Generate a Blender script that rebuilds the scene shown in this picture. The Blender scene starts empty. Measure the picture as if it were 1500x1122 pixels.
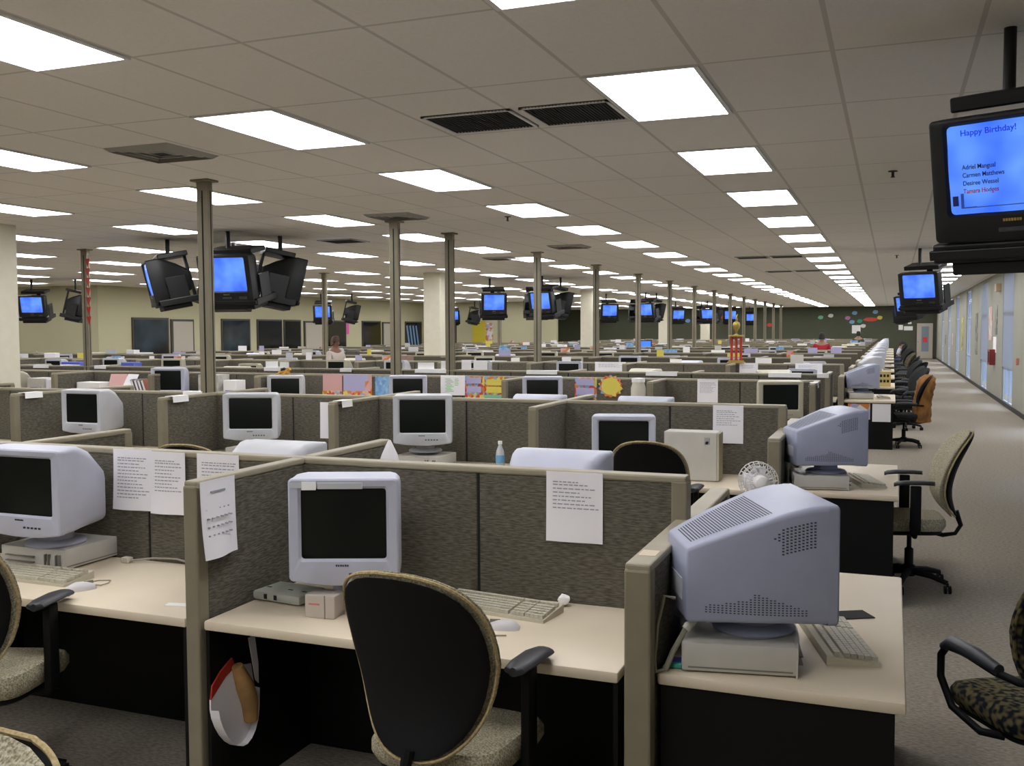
import bpy, bmesh, math, random
from mathutils import Vector, Matrix
from math import sin, cos, pi, radians
random.seed(11)
S = bpy.context.scene
COL = S.collection

# ------------------------------------------------------------------ camera, sky, exposure
EYE, CEIL = 1.82, 3.21
YAW, PIT, ROL, FPX = .3707, .0535, -.0047, 1434.
_F = Vector((-sin(YAW)*cos(PIT), cos(YAW)*cos(PIT), -sin(PIT)))
_R = Vector((cos(YAW), sin(YAW), 0)); _U = _R.cross(_F)
_R, _U = _R*cos(ROL)+_U*sin(ROL), _U*cos(ROL)-_R*sin(ROL)
cd = bpy.data.cameras.new('camera'); cam = bpy.data.objects.new('camera', cd); COL.objects.link(cam)
cd.sensor_width = 36; cd.lens = FPX/1500*36; cd.clip_start = .05; cd.clip_end = 300
M = Matrix((_R, _U, -_F)).transposed().to_4x4(); M.translation = (0, 0, EYE); cam.matrix_world = M
S.camera = cam
S.view_settings.view_transform = 'Standard'; S.view_settings.look = 'None'
S.view_settings.gamma = 1; S.view_settings.exposure = 0.0; S.view_settings.use_curve_mapping = False
LIGHT = 12.0           # radiance of the ceiling lenses
W = bpy.data.worlds.new('sky'); S.world = W; W.use_nodes = True
_n, _l = W.node_tree.nodes, W.node_tree.links; _b = _n['Background']
_tc = _n.new('ShaderNodeTexCoord'); _sx = _n.new('ShaderNodeSeparateXYZ'); _cr = _n.new('ShaderNodeValToRGB'); _e = _cr.color_ramp.elements
_e[0].position = .12; _e[0].color = (.05, .078, .135, 1); _e[1].position = .55; _e[1].color = (.55, .66, .85, 1)
_l.new(_tc.outputs['Generated'], _sx.inputs[0]); _l.new(_sx.outputs[2], _cr.inputs[0]); _l.new(_cr.outputs[0], _b.inputs[0])
_b.inputs[1].default_value = 6.0

# ------------------------------------------------------------------ materials
def _nt(name):
    m = bpy.data.materials.new(name); m.use_nodes = True
    return m, m.node_tree.nodes, m.node_tree.links, m.node_tree.nodes['Principled BSDF']
def mat(name, c, rough=.5, metal=0, spec=.5, var=0, scale=(8, 8, 8), nscale=1, bump=0, c2=None, detail=2):
    m, n, l, p = _nt(name)
    p.inputs['Base Color'].default_value = (*c, 1); p.inputs['Roughness'].default_value = rough
    p.inputs['Metallic'].default_value = metal; p.inputs['Specular IOR Level'].default_value = spec
    if var or c2 or bump:
        tc = n.new('ShaderNodeTexCoord'); mp = n.new('ShaderNodeMapping'); mp.inputs['Scale'].default_value = scale
        nz = n.new('ShaderNodeTexNoise'); nz.inputs['Scale'].default_value = nscale; nz.inputs['Detail'].default_value = detail
        l.new(tc.outputs['Object'], mp.inputs[0]); l.new(mp.outputs[0], nz.inputs['Vector'])
        if var or c2:
            r = n.new('ShaderNodeValToRGB'); e = r.color_ramp.elements
            a = c if c2 else tuple(x*(1-var) for x in c); b = c2 or tuple(min(1, x*(1+var)) for x in c)
            e[0].position = .36; e[1].position = .64; e[0].color = (*a, 1); e[1].color = (*b, 1)
            l.new(nz.outputs[0], r.inputs[0]); l.new(r.outputs[0], p.inputs['Base Color'])
        if bump:
            bp = n.new('ShaderNodeBump'); bp.inputs['Strength'].default_value = bump; bp.inputs['Distance'].default_value = .004
            l.new(nz.outputs[0], bp.inputs['Height']); l.new(bp.outputs[0], p.inputs['Normal'])
    return m
def emis(name, c, s, c2=None, zs=1.):
    m, n, l, p = _nt(name)
    p.inputs['Base Color'].default_value = (.01, .01, .01, 1); p.inputs['Roughness'].default_value = .15
    p.inputs['Emission Color'].default_value = (*c, 1); p.inputs['Emission Strength'].default_value = s
    if c2:      # picture on the tube: paler towards the lower middle, soft cloud shapes
        tc = n.new('ShaderNodeTexCoord'); nz = n.new('ShaderNodeTexNoise'); nz.inputs['Scale'].default_value = 3.2*zs
        r = n.new('ShaderNodeValToRGB'); e = r.color_ramp.elements
        e[0].position = .35; e[1].position = .7; e[0].color = (*c, 1); e[1].color = (*c2, 1)
        l.new(tc.outputs['Object'], nz.inputs['Vector']); l.new(nz.outputs[0], r.inputs[0]); l.new(r.outputs[0], p.inputs['Emission Color'])
    return m

m_fab = mat('partition_fabric', (.082, .074, .056), .95, spec=.1, scale=(28, 28, 190), nscale=1, c2=(.165, .153, .122), bump=.5, detail=4)
m_fabd = mat('partition_fabric_far', (.098, .09, .068), .95, spec=.1)
m_cap = mat('taupe_cap', (.31, .275, .195), .5, spec=.4, var=.05)
m_post = mat('taupe_post', (.235, .205, .14), .55, spec=.4, var=.05)
m_seam = mat('seam_dark', (.012, .012, .011), .9)
m_lam = mat('cream_laminate', (.72, .62, .47), .42, spec=.4, var=.03, scale=(3, 3, 3))
m_edge = mat('desk_edge', (.60, .49, .38), .5, spec=.4)
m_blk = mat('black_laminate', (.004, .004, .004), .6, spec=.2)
m_crt = mat('lilac_grey_plastic', (.48, .495, .59), .45, spec=.4, var=.03)
m_crt4 = mat('blue_grey_plastic', (.34, .365, .475), .45, spec=.4, var=.03)
m_crt2 = mat('beige_plastic', (.50, .47, .36), .5, spec=.4, var=.03)
m_crt3 = mat('silver_grey_plastic', (.52, .53, .56), .4, spec=.4, var=.03)
m_crtsh = mat('slot_dark', (.045, .045, .06), .8)
m_pc = mat('putty_plastic', (.54, .52, .47), .5, spec=.4, var=.03)
m_pcd = mat('putty_dark', (.20, .185, .155), .6)
m_key = mat('key_cream', (.52, .49, .39), .6, var=.08, scale=(60, 60, 60))
m_kb = mat('keyboard_shell', (.55, .51, .40), .55)
m_mouse = mat('mouse_white', (.62, .60, .60), .4)
m_scr = mat('dark_glass', (.006, .008, .006), .3, spec=.25)
m_cord = mat('grey_cord', (.28, .26, .20), .6)
m_cordk = mat('black_cord', (.02, .02, .018), .6)
m_pap = mat('white_paper', (.86, .84, .87), .8, spec=.2)
m_papw = mat('bright_paper', (.90, .89, .88), .8, spec=.2)
m_ink = mat('grey_ink', (.36, .36, .40), .9, spec=.1)
m_seat = mat('speckled_beige', (.19, .165, .105), .95, spec=.1, scale=(1, 1, 1), nscale=170, c2=(.50, .46, .34), bump=.4, detail=3)
m_tan = mat('tan_piping', (.34, .26, .13), .9, spec=.1, scale=(1, 1, 1), nscale=120, c2=(.5, .4, .22))
m_dot = mat('dark_spotted_fabric', (.012, .015, .02), .95, spec=.1, scale=(1, 1, 1), nscale=48, c2=(.15, .125, .06), detail=0)
m_shell = mat('black_plastic', (.005, .005, .0055), .6, spec=.2)
m_arm = mat('charcoal_rubber', (.03, .032, .036), .45, spec=.4)
m_tv = mat('tv_black', (.012, .012, .012), .45, spec=.35)
m_tvg = mat('tv_grey', (.045, .05, .06), .5, spec=.4)
m_stl = mat('mount_black', (.008, .008, .008), .4, spec=.4)
m_chr = mat('chrome', (.6, .6, .6), .2, metal=1)
m_gold = mat('gold_tone', (.55, .42, .12), .3, metal=.8)
m_red = mat('red_gloss', (.42, .03, .02), .4)
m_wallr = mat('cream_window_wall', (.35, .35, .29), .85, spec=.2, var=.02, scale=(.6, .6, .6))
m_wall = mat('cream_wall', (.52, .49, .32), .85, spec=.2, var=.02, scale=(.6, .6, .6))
m_green = mat('olive_green_wall', (.085, .093, .062), .85, spec=.2, var=.04, scale=(.5, .5, .5))
m_col = mat('cream_column', (.74, .70, .56), .8, spec=.2, var=.02)
m_base = mat('black_baseboard', (.01, .012, .01), .6)
m_door = mat('door_beige', (.46, .42, .34), .6)
m_frame = mat('dark_frame', (.05, .045, .035), .5)
m_wht = mat('white_metal', (.75, .74, .72), .5)
m_grl = mat('grille_dark', (.03, .03, .028), .7)
m_blue = mat('blue_card', (.10, .13, .55), .7)
m_scrB = emis('tv_picture', (.05, .16, 1.0), 1.0, (.17, .40, 1.0))
m_scrN = emis('tv_picture_near', (.045, .17, 1.0), 1.0, (.16, .40, 1.0), 1.2)
m_pcB = emis('pc_picture', (.07, .25, 1.0), 1.1)
m_lens = emis('lamp_lens', (1.0, 1.0, 1.03), LIGHT)
m_glassy = mat('office_glass', (.012, .014, .013), .1, spec=.5)
m_glassb = mat('office_glass_lit', (.035, .055, .07), .12, spec=.5, scale=(1, 1, 1), nscale=1.2, c2=(.02, .022, .02))

# ceiling tiles and carpet
def m_ceiling():
    m, n, l, p = _nt('ceiling_tile')
    tc = n.new('ShaderNodeTexCoord'); sp = n.new('ShaderNodeSeparateXYZ'); l.new(tc.outputs['Object'], sp.inputs[0])
    def mth(op, a, b=None):
        k = n.new('ShaderNodeMath'); k.operation = op
        for i, v in enumerate((a, b)):
            if v is None: continue
            if isinstance(v, (int, float)): k.inputs[i].default_value = v
            else: l.new(v, k.inputs[i])
        return k.outputs[0]
    def line(o, off, pitch, wd):
        f = mth('FRACT', mth('DIVIDE', mth('SUBTRACT', o, off), pitch))
        d = mth('MULTIPLY', mth('MINIMUM', f, mth('SUBTRACT', 1., f)), pitch)
        return mth('LESS_THAN', d, wd)
    g = mth('MAXIMUM', line(sp.outputs[0], X0L-.037, PX/4, .012), line(sp.outputs[1], Y0L-.015, 1.2192, .011))
    nz = n.new('ShaderNodeTexNoise'); nz.inputs['Scale'].default_value = 60; l.new(tc.outputs['Object'], nz.inputs['Vector'])
    r = n.new('ShaderNodeValToRGB'); r.color_ramp.elements[0].color = (.76, .725, .66, 1); r.color_ramp.elements[1].color = (.86, .825, .76, 1)
    l.new(nz.outputs[0], r.inputs[0])
    mx = n.new('ShaderNodeMix'); mx.data_type = 'RGBA'; l.new(g, mx.inputs[0]); l.new(r.outputs[0], mx.inputs[6]); mx.inputs[7].default_value = (.60, .57, .51, 1)
    l.new(mx.outputs[2], p.inputs['Base Color']); p.inputs['Roughness'].default_value = .95; p.inputs['Specular IOR Level'].default_value = .1
    return m
X0L, PX, Y0L, PY, LW, LL = -1.587, 2.6447, 5.234, 2.4384, .586, 1.19
m_ceil = m_ceiling()
m_carp = mat('carpet', (.22, .19, .15), .97, spec=.05, scale=(1, 2.5, 1), nscale=38, c2=(.345, .305, .25), bump=.3, detail=6)

def m_pic(name, cols, scale):      # printed coloured sheet, blotches of several inks
    m, n, l, p = _nt(name)
    tc = n.new('ShaderNodeTexCoord'); v = n.new('ShaderNodeTexVoronoi'); v.inputs['Scale'].default_value = scale
    sp = n.new('ShaderNodeSeparateColor'); r = n.new('ShaderNodeValToRGB'); r.color_ramp.interpolation = 'CONSTANT'
    e = r.color_ramp.elements
    while len(e) < len(cols): e.new(.5)
    for i, c in enumerate(cols): e[i].position = i/len(cols); e[i].color = (*c, 1)
    l.new(tc.outputs['Object'], v.inputs['Vector']); l.new(v.outputs['Color'], sp.inputs[0]); l.new(sp.outputs[0], r.inputs[0])
    l.new(r.outputs[0], p.inputs['Base Color']); p.inputs['Roughness'].default_value = .7
    return m
RED, YEL, LIL, PNK, LBL, ORG, GRN, WHT = (.6, .07, .05), (.70, .60, .10), (.42, .40, .62), (.62, .36, .34), (.22, .42, .66), (.66, .22, .05), (.2, .5, .3), (.7, .68, .66)
m_p_edge = m_pic('festive_border', [RED, YEL, ORG, LBL, PNK, ORG], 26)
m_p_zig = m_pic('blue_zigzag', [(.12, .17, .4), (.4, .42, .45), (.12, .17, .4), (.3, .35, .45)], 14)
m_p_blu = m_pic('light_blue_print', [LBL, (.16, .32, .6), (.3, .5, .7)], 22)
m_p_mag = m_pic('magazine_print', [WHT, PNK, LIL, ORG, (.6, .58, .5)], 9)
_cc = {}
def col(c, rough=.7):
    k = tuple(round(x, 3) for x in c)
    if k not in _cc: _cc[k] = mat('paint_%d' % len(_cc), k, rough)
    return _cc[k]

# ------------------------------------------------------------------ mesh helpers
class MB:
    def __init__(s): s.bm = bmesh.new(); s.mi = 0; s.n = 0
    def _done(s):
        for f in s.bm.faces:
            if not f.tag: f.material_index = s.mi; f.tag = True
        return s
    def box(s, x0, x1, y0, y1, z0, z1, bev=0, rot=None, seg=2):
        r = bmesh.ops.create_cube(s.bm, size=1)
        vs = r['verts']; c = Vector(((x0+x1)/2, (y0+y1)/2, (z0+z1)/2)); d = Vector((x1-x0, y1-y0, z1-z0))
        for v in vs:
            v.co = Vector((v.co.x*d.x, v.co.y*d.y, v.co.z*d.z))
            v.co = (rot @ v.co if rot else v.co) + c
        if bev:
            bmesh.ops.bevel(s.bm, geom=list({e for v in vs for e in v.link_edges}), offset=bev, segments=seg, affect='EDGES', profile=.5)
        return s._done()
    def loft(s, secs, cap=True, closed=True):
        R = [[s.bm.verts.new(p) for p in q] for q in secs]
        n = len(R[0])
        for a, b in zip(R, R[1:]):
            for i in range(n if closed else n-1):
                j = (i+1) % n
                try: s.bm.faces.new((a[i], a[j], b[j], b[i]))
                except ValueError: pass
        if cap and closed:
            s.bm.faces.new(R[0][::-1]); s.bm.faces.new(R[-1])
        return s._done()
    def tube(s, pts, r, n=8, cap=True):
        pts = [Vector(p) for p in pts]; rr = r if isinstance(r, (list, tuple)) else [r]*len(pts)
        secs = []; up = None
        for i, p in enumerate(pts):
            t = (pts[min(i+1, len(pts)-1)]-pts[max(i-1, 0)]).normalized()
            if up is None: up = Vector((0, 0, 1)) if abs(t.z) < .9 else Vector((1, 0, 0))
            a = t.cross(up).normalized(); up = a.cross(t).normalized()
            secs.append([p+(a*cos(2*pi*k/n)+up*sin(2*pi*k/n))*rr[i] for k in range(n)])
        return s.loft(secs, cap)
    def lathe(s, prof, n=20, c=(0, 0, 0), ax='Z'):
        def P(r, z, a):
            v = (r*cos(a), r*sin(a), z) if ax == 'Z' else ((r*cos(a), z, r*sin(a)) if ax == 'Y' else (z, r*cos(a), r*sin(a)))
            return Vector(c)+Vector(v)
        return s.loft([[P(max(r, 1e-4), z, 2*pi*k/n) for k in range(n)] for r, z in prof])
    def prism(s, out, a, b, ax='Y'):
        def P(p, d): return {'Y': (p[0], d, p[1]), 'X': (d, p[0], p[1]), 'Z': (p[0], p[1], d)}[ax]
        return s.loft([[P(p, a) for p in out], [P(p, b) for p in out]])
    def quad(s, *p): s.bm.faces.new([s.bm.verts.new(q) for q in p]); return s._done()
    def grid(s, f, nu, nv):
        V = [[s.bm.verts.new(f(i/nu, j/nv)) for j in range(nv+1)] for i in range(nu+1)]
        for i in range(nu):
            for j in range(nv): s.bm.faces.new((V[i][j], V[i+1][j], V[i+1][j+1], V[i][j+1]))
        return s._done()
    def build(s, name, mats, parent=None, loc=(0, 0, 0), rz=0, smooth=False):
        bmesh.ops.recalc_face_normals(s.bm, faces=s.bm.faces)
        me = bpy.data.meshes.new(name); s.bm.to_mesh(me); s.bm.free()
        for m in (mats if isinstance(mats, (list, tuple)) else [mats]): me.materials.append(m)
        if smooth:
            me.polygons.foreach_set('use_smooth', [True]*len(me.polygons))
            me.set_sharp_from_angle(angle=radians(40))
        return link(name, me, parent, loc, rz)
def link(name, data, parent=None, loc=(0, 0, 0), rz=0):
    o = bpy.data.objects.new(name, data); COL.objects.link(o); o.location = loc; o.rotation_euler = (0, 0, rz)
    if parent: o.parent = parent
    return o
KIDS = {}
def tag(o, label=None, cat=None, group=None, kind=None):
    if label: o['label'] = label
    if cat: o['category'] = cat
    if group: o['group'] = group
    if kind: o['kind'] = kind
    return o
def thing(name, loc=(0, 0, 0), rz=0): return link(name, None, None, loc, rz)
def dup(o, loc=None, rz=None, label=None, cat=None, group=None, parent=None, first=None):
    c = o.copy(); COL.objects.link(c); c.parent = parent
    for ch in o.children: dup(ch, parent=c)
    if loc is not None: c.location = loc
    if rz is not None: c.rotation_euler.z = rz
    return tag(c, label, cat, group)
class Proto:        # the first use places the original, later uses copy it
    def __init__(s, o, cat, group=None): s.o, s.cat, s.g, s.used = o, cat, group, False
    def put(s, loc, rz=0, label=None, group=None):
        if not s.used:
            s.used = True; o = s.o; o.location = loc; o.rotation_euler.z = rz
            return tag(o, label, s.cat, group or s.g)
        return dup(s.o, loc, rz, label, s.cat, group or s.g)
def rrect(w, h, r, n=4, cx=0, cz=0):
    p = []
    for sx, sz, a0 in ((1, 1, 0), (-1, 1, 90), (-1, -1, 180), (1, -1, 270)):
        for k in range(n+1):
            a = radians(a0+90*k/n); p.append((cx+sx*(w/2-r)+r*cos(a), cz+sz*(h/2-r)+r*sin(a)))
    return p
ORD = 'first second third fourth fifth sixth seventh eighth ninth tenth eleventh twelfth thirteenth fourteenth fifteenth sixteenth seventeenth eighteenth nineteenth twentieth'.split()
ORD += ['twenty-'+o for o in ORD[:9]]+['thirtieth']+['thirty-'+o for o in ORD[:9]]

# ------------------------------------------------------------------ the room
XR, YF, YB, XL, XN, YN, YS, XS = 2.46, 64., -7., -21.8, -30., 22.5, 44.2, -17.6
def struct(name, mb, m, parent=None, smooth=False):
    o = mb.build(name, m, parent, smooth=smooth)
    if not parent: o['kind'] = 'structure'
    return o
struct('floor', MB().box(XN-.3, XR+.5, YB-.3, YF+.3, -.2, 0), m_carp)
struct('ceiling', MB().box(XN-.3, XR+.5, YB-.3, YF+.3, CEIL, CEIL+.2), m_ceil)
struct('wall_far', MB().box(XL-.3, XR+.5, YF, YF+.3, 0, CEIL), m_green)
struct('wall_back', MB().box(XN-.3, XR+.5, YB-.3, YB, 0, CEIL), m_wall)
struct('wall_near_left', MB().box(XN-.3, XN, YB, YN+.3, 0, CEIL), m_wall)
struct('wall_left_step', MB().box(XN, XL, YN, YN+.3, 0, CEIL), m_wall)
struct('wall_left', MB().box(XL-.3, XL, YN+.3, YS+.3, 0, CEIL), m_wall)
struct('wall_inner_step', MB().box(XL, -14.9, YS, YS+.25, 0, CEIL), m_wall)
struct('wall_inner_left', MB().box(XL-.3, XL, YS+.3, YF, 0, CEIL), m_wall)
# right wall with tall recessed windows
WY = [6.35+6.25*k for k in range(9)]; WH, WT, WB = 1.1, 3.12, .06
mb = MB(); a = YB
for y in WY+[None]:
    b = YF if y is None else y-WH
    mb.box(XR, XR+.08, a, b, 0, CEIL)
    if y is not None:
        mb.box(XR, XR+.08, b, y+WH, WT, CEIL); mb.box(XR, XR+.08, b, y+WH, 0, WB); a = y+WH
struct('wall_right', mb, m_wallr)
m_glass, n, l, p = _nt('window_glass')
p.inputs['Base Color'].default_value = (1, 1, 1, 1); p.inputs['Transmission Weight'].default_value = 1; p.inputs['Roughness'].default_value = 0; p.inputs['IOR'].default_value = 1.02
m_blind, n, l, p = _nt('window_shade')
tr = n.new('ShaderNodeBsdfTranslucent'); tr.inputs[0].default_value = (.55, .57, .62, 1); ms = n.new('ShaderNodeMixShader'); ms.inputs[0].default_value = .6
p.inputs['Base Color'].default_value = (.42, .42, .40, 1); l.new(p.outputs[0], ms.inputs[1]); l.new(tr.outputs[0], ms.inputs[2]); l.new(ms.outputs[0], n['Material Output'].inputs[0])
m_alu = mat('window_frame_grey', (.42, .44, .48), .4)
for i, y in enumerate(WY):
    mb = MB(); t = .05
    for yy in (y-WH, y-.02, y+WH-t): mb.box(XR+.03, XR+.07, yy, yy+t, WB, WT)
    for z in (WB, .86, 2.16, WT-t): mb.box(XR+.03, XR+.07, y-WH, y+WH, z, z+t)
    f = mb.build('window_%d' % (i+1), m_alu); f['kind'] = 'structure'
    MB().box(XR+.048, XR+.054, y-WH+.03, y+WH-.03, WB+.03, WT-.03).build('window_pane', m_glass, f)
    zb = .9 if i < 5 else 2.2
    if zb < 2: MB().box(XR+.005, XR+.015, y-WH+.01, y+WH-.01, zb, WT-.01).build('window_shade', m_blind, f)
struct('baseboard_right', MB().box(XR-.012, XR, YB, YF, 0, .10), m_base)
struct('baseboard_far', MB().box(XL, 1.30, YF-.012, YF, 0, .10), m_base)
struct('baseboard_left', MB().box(XL, XL+.012, YN+.3, YS, 0, .10), m_base)

# door at the end of the aisle
d = MB().box(1.26, 2.34, YF-.06, YF, 0, 2.22).build('door_1', m_frame); d['kind'] = 'structure'
MB().box(1.36, 2.24, YF-.09, YF-.06, .02, 2.14).build('door_leaf', m_door, d)
MB().box(1.62, 2.02, YF-.1, YF-.09, .45, 1.95).build('door_pane', mat('door_glass', (.22, .27, .33), .2), d)
MB().box(1.70, 1.94, YF-.104, YF-.1, 1.0, 1.3).build('door_sign', col((.7, .05, .06)), d)
MB().box(1.40, 1.44, YF-.15, YF-.09, 1.0, 1.05).build('door_handle', m_chr, d)
# offices along the left wall: window panes and doors in dark frames
k = 1; dn = 2
for y0, y1, sort in [(23.9, 25.4, 'b'), (25.65, 26.6, 'd'), (28.2, 29.7, 'b'), (30.25, 31.7, 'w'), (31.95, 32.97, 'w'), (33.35, 34.55, 'd'), (35.0, 36.4, 'w'), (37.9, 39.45, 'w'), (39.75, 40.85, 'd'), (42.0, 43.6, 's')]:
    x = XL
    if sort == 'd':
        o = MB().box(x, x+.05, y0-.08, y1+.08, 0, 2.24).build('door_%d' % dn, m_frame); dn += 1; o['kind'] = 'structure'
        MB().box(x+.05, x+.07, y0, y1, .02, 2.17).build('door_leaf', m_door, o)
        MB().box(x+.07, x+.13, y1-.12, y1-.07, 1.0, 1.05).build('door_handle', m_chr, o)
    else:
        o = MB().box(x, x+.05, y0-.06, y1+.06, .78, 2.28).build('window_%d' % (len(WY)+k), m_frame); o['kind'] = 'structure'; k += 1
        MB().box(x+.05, x+.06, y0, y1, .84, 2.22).build('window_pane', m_glassb if sort == 'b' else m_glassy, o)
        if sort == 's':
            mb = MB()
            for q in range(4): mb.box(x+.061, x+.066, y0+.1+.32*q, y0+.26+.32*q, 1.0, 2.1, rot=Matrix.Rotation(.25, 3, 'X'))
            mb.build('window_drape', col((.16, .30, .5)), o)
for x, z in ((-21.2, 'd'), (-19.4, 'w')):
    if z == 'd':
        o = MB().box(x, x+1.1, YS-.05, YS, 0, 2.24).build('door_%d' % dn, m_frame); dn += 1; o['kind'] = 'structure'
        MB().box(x+.08, x+1.02, YS-.07, YS-.05, .02, 2.16).build('door_leaf', m_door, o)

# columns and power poles
for i, (x, y) in enumerate([(-10.82, 9.35), (-10.3, 21.45), (-9.94, 33.0), (-9.73, 44.3), (-9.85, 55.4)]):
    mb = MB()
    mb.prism(rrect(.46, .46, .03, 2), 0, CEIL, 'Z')
    o = mb.build('trim_%d' % (i+1), m_col, None, (x, y, 0)); o['kind'] = 'structure'
ROWS = [3.70, 7.42, 11.1, 12.75]+[16.45+3.7*i for i in range(12)]
t = thing('power_pole')
mb = MB(); mb.box(-.065, .065, -.034, .034, 0, CEIL-.0, .008); mb.mi = 1; mb.box(-.008, .008, -.036, -.033, 0, CEIL-.1); mb.box(.063, .0665, -.006, .006, 0, CEIL-.1)
mb.build('pole', [m_post, m_seam], t)
MB().box(-.10, .10, -.08, .08, CEIL-.02, CEIL, .006).build('ceiling_collar', m_post, t)
POLE = Proto(t, 'power pole', 'power poles rising from the desk rows')
for r, y in enumerate(ROWS):
    if r in (0,): continue
    POLE.put((-5.90, y+.0, 0), 0, 'taupe power pole rising from the %s desk row, pole line nearer the windows' % ORD[r])
for r in (3, 5, 8, 11):
    POLE.put((-12.6, ROWS[r], 0), 0, 'taupe power pole rising from the %s desk row, pole line farther from the windows' % ORD[r])

# ------------------------------------------------------------------ ceiling fittings
t = thing('ceiling_light')
mb = MB()
for a in ((-.32, -.293, -.61, .61), (.293, .32, -.61, .61), (-.293, .293, -.61, -.595), (-.293, .293, .595, .61)): mb.box(a[0], a[1], a[2], a[3], -.012, 0)
mb.build('frame', m_wht, t)
MB().box(-.293, .293, -.595, .595, -.009, -.001).build('diffuser', m_lens, t)
LAMP = Proto(t, 'ceiling light')
RN = {-1: 'row above the window aisle'}
for i in range(0, 12): RN[i] = '%s light row from the windows' % ORD[i]
for i in range(-1, 10):
    x = X0L-PX*i+LW/2; q = 0
    for k in range(-4, 24):
        y = Y0L+PY*k+LL/2
        if y > YF-1 or (i == -1 and k < 4): continue
        if x < XL+.4 and y > YN-.8: continue
        if x < -14.4 and YS-.8 < y < YS+1: continue
        if x < XS-1.6 and y > YS: continue
        if -x > 1.144*max(y, 1)+6.5 or (y < 1 and -x > 9): continue
        vis = y > 2.0 and -x < 1.144*y+.9
        if vis: q += 1; lab = 'lit ceiling panel, %s along the %s' % (ORD[q-1], RN[i])
        else: lab = 'lit ceiling panel overhead outside the view, %s, place %s' % (RN[i], ORD[k+4])
        LAMP.put((x, y, CEIL), 0, lab, 'ceiling lights of the '+RN[i])
# return grilles and diffusers
def grille(x0, x1, y0, y1, label, n=26):
    t = thing('ceiling_grille', ((x0+x1)/2, (y0+y1)/2, CEIL)); w, d = (x1-x0)/2, (y1-y0)/2
    MB().box(-w, w, -d, d, -.006, 0).build('backing', m_seam, t)
    mb = MB()
    for a in ((-w, -w+.02, -d, d), (w-.02, w, -d, d), (-w, w, -d, -d+.02), (-w, w, d-.02, d)): mb.box(*a, -.014, -.002)
    mb.build('frame', m_wht, t)
    mb = MB(); st = 2*w/n
    for k in range(n): mb.box(-w+k*st, -w+k*st+.006, -d, d, -.012, -.004)
    mb.build('louvres', m_grl, t)
    return tag(t, label, 'grille', 'dark return air grilles')
grille(-2.88, -2.26, 5.79, 6.34, 'dark return air grille in ceiling, one of the near pair, farther from windows')
grille(-2.20, -1.62, 5.79, 6.34, 'dark return air grille in ceiling, one of the near pair, beside the lit panel')
for j, (x, y) in enumerate([(-7.9, 13.2), (-2.55, 19.4), (-1.9, 19.4), (-2.55, 24.3), (-1.9, 24.3)]):
    grille(x-.3, x+.3, y-.28, y+.28, ['dark return air grille behind the second power pole', 'dark slot grille in ceiling, fourth from the near pair', 'dark slot grille beside the lit window-side row, nearer one', 'dark slot grille far down the ceiling, inner one', 'dark slot grille far down the ceiling, outer one'][j], 20)
t = thing('ceiling_diffuser')
mb = MB()
for k in range(4):
    w = .30-.07*k; z = -.004-.010*(k % 2)
    mb.loft([rr for rr in [[Vector((a*w, b*w, -.002)) for a, b in ((-1, -1), (1, -1), (1, 1), (-1, 1))], [Vector((a*(w-.035), b*(w-.035), -.03+.004*k)) for a, b in ((-1, -1), (1, -1), (1, 1), (-1, 1))]]], cap=False)
mb.build('cone', [mat('diffuser_grey', (.36, .35, .31), .6)], t)
MB().box(-.07, .07, -.07, .07, -.012, -.004).build('core', m_grl, t)
DIF = Proto(t, 'air diffuser', 'square supply air diffusers')
for (x, y), w in zip([(-5.28, 6.15), (-5.6, 10.6), (-7.0, 17.5), (-10.6, 8.6), (-5.0, 15.5)], ['nearest the camera side, between two lit panels', 'ahead of the second power pole', 'beyond the third power pole', 'close to the cream column', 'near the middle of the ceiling']):
    DIF.put((x, y, CEIL), 0, 'square grey supply diffuser in ceiling, '+w)
t = thing('sprinkler_head'); mb = MB(); mb.lathe([(.04, 0), (.04, -.006), (.012, -.01), (.012, -.05), (.02, -.052), (.02, -.056), (.001, -.058)], 10)
mb.build('head', m_grl, t); SPK = Proto(t, 'sprinkler', 'ceiling sprinklers')
for (x, y), w in zip([(-.02, 9.35), (.05, 20.), (-4.4, 11.2)], ['over the window aisle, nearer one', 'over the window aisle, farther one', 'between lit panels over the cubicles']): SPK.put((x, y, CEIL), 0, 'small dark sprinkler head '+w)

# ------------------------------------------------------------------ partitions
PH, LOW = 1.265, 1.10
def panel(L, H, nf=2, post=(0, 0), detail=True, th=1.0):    # along +X from 0 to L, base at z 0
    t = thing('partition_panel')
    if detail:
        MB().box(.005, L-.005, -.026*th, .026*th, .02, H-.03).build('core', m_seam, t)
        w = L/nf
        for k in range(nf): MB().box(k*w+.006, (k+1)*w-.006, -.033*th, .033*th, .06, H-.028, .006).build('fabric_panel', m_fab, t)
        MB().box(0, L, -.036*th, .036*th, H-.028, H, .008).build('top_cap', m_cap, t)
        MB().box(.0, L, -.03, .03, 0, .07).build('kick_rail', m_shell, t)
        for s, x in zip(post, (-.006, L-.058)):
            if s: MB().box(x, x+.064, -.037*th, .037*th, 0, H-.018, .008).build('end_post', m_post, t)
    else:
        mb = MB(); mb.box(0, L, -.033, .033, 0, H-.028); mb.mi = 1; mb.box(0, L, -.036, .036, H-.028, H)
        o = mb.build('partition_panel', [m_fabd, m_cap]); bpy.data.objects.remove(t); return o
    return t
PITCH = 1.685
def BX(k): return -.75-PITCH*k
P_SP = Proto(panel(PITCH, PH), 'partition'); P_SPE = Proto(panel(PITCH+.03, PH, 2, (0, 1)), 'partition')
P_DV = Proto(panel(.72, PH, 1, (1, 0), th=.85), 'partition'); P_LOW = Proto(panel(.76, LOW, 1, (1, 0), th=1.15), 'partition')
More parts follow.
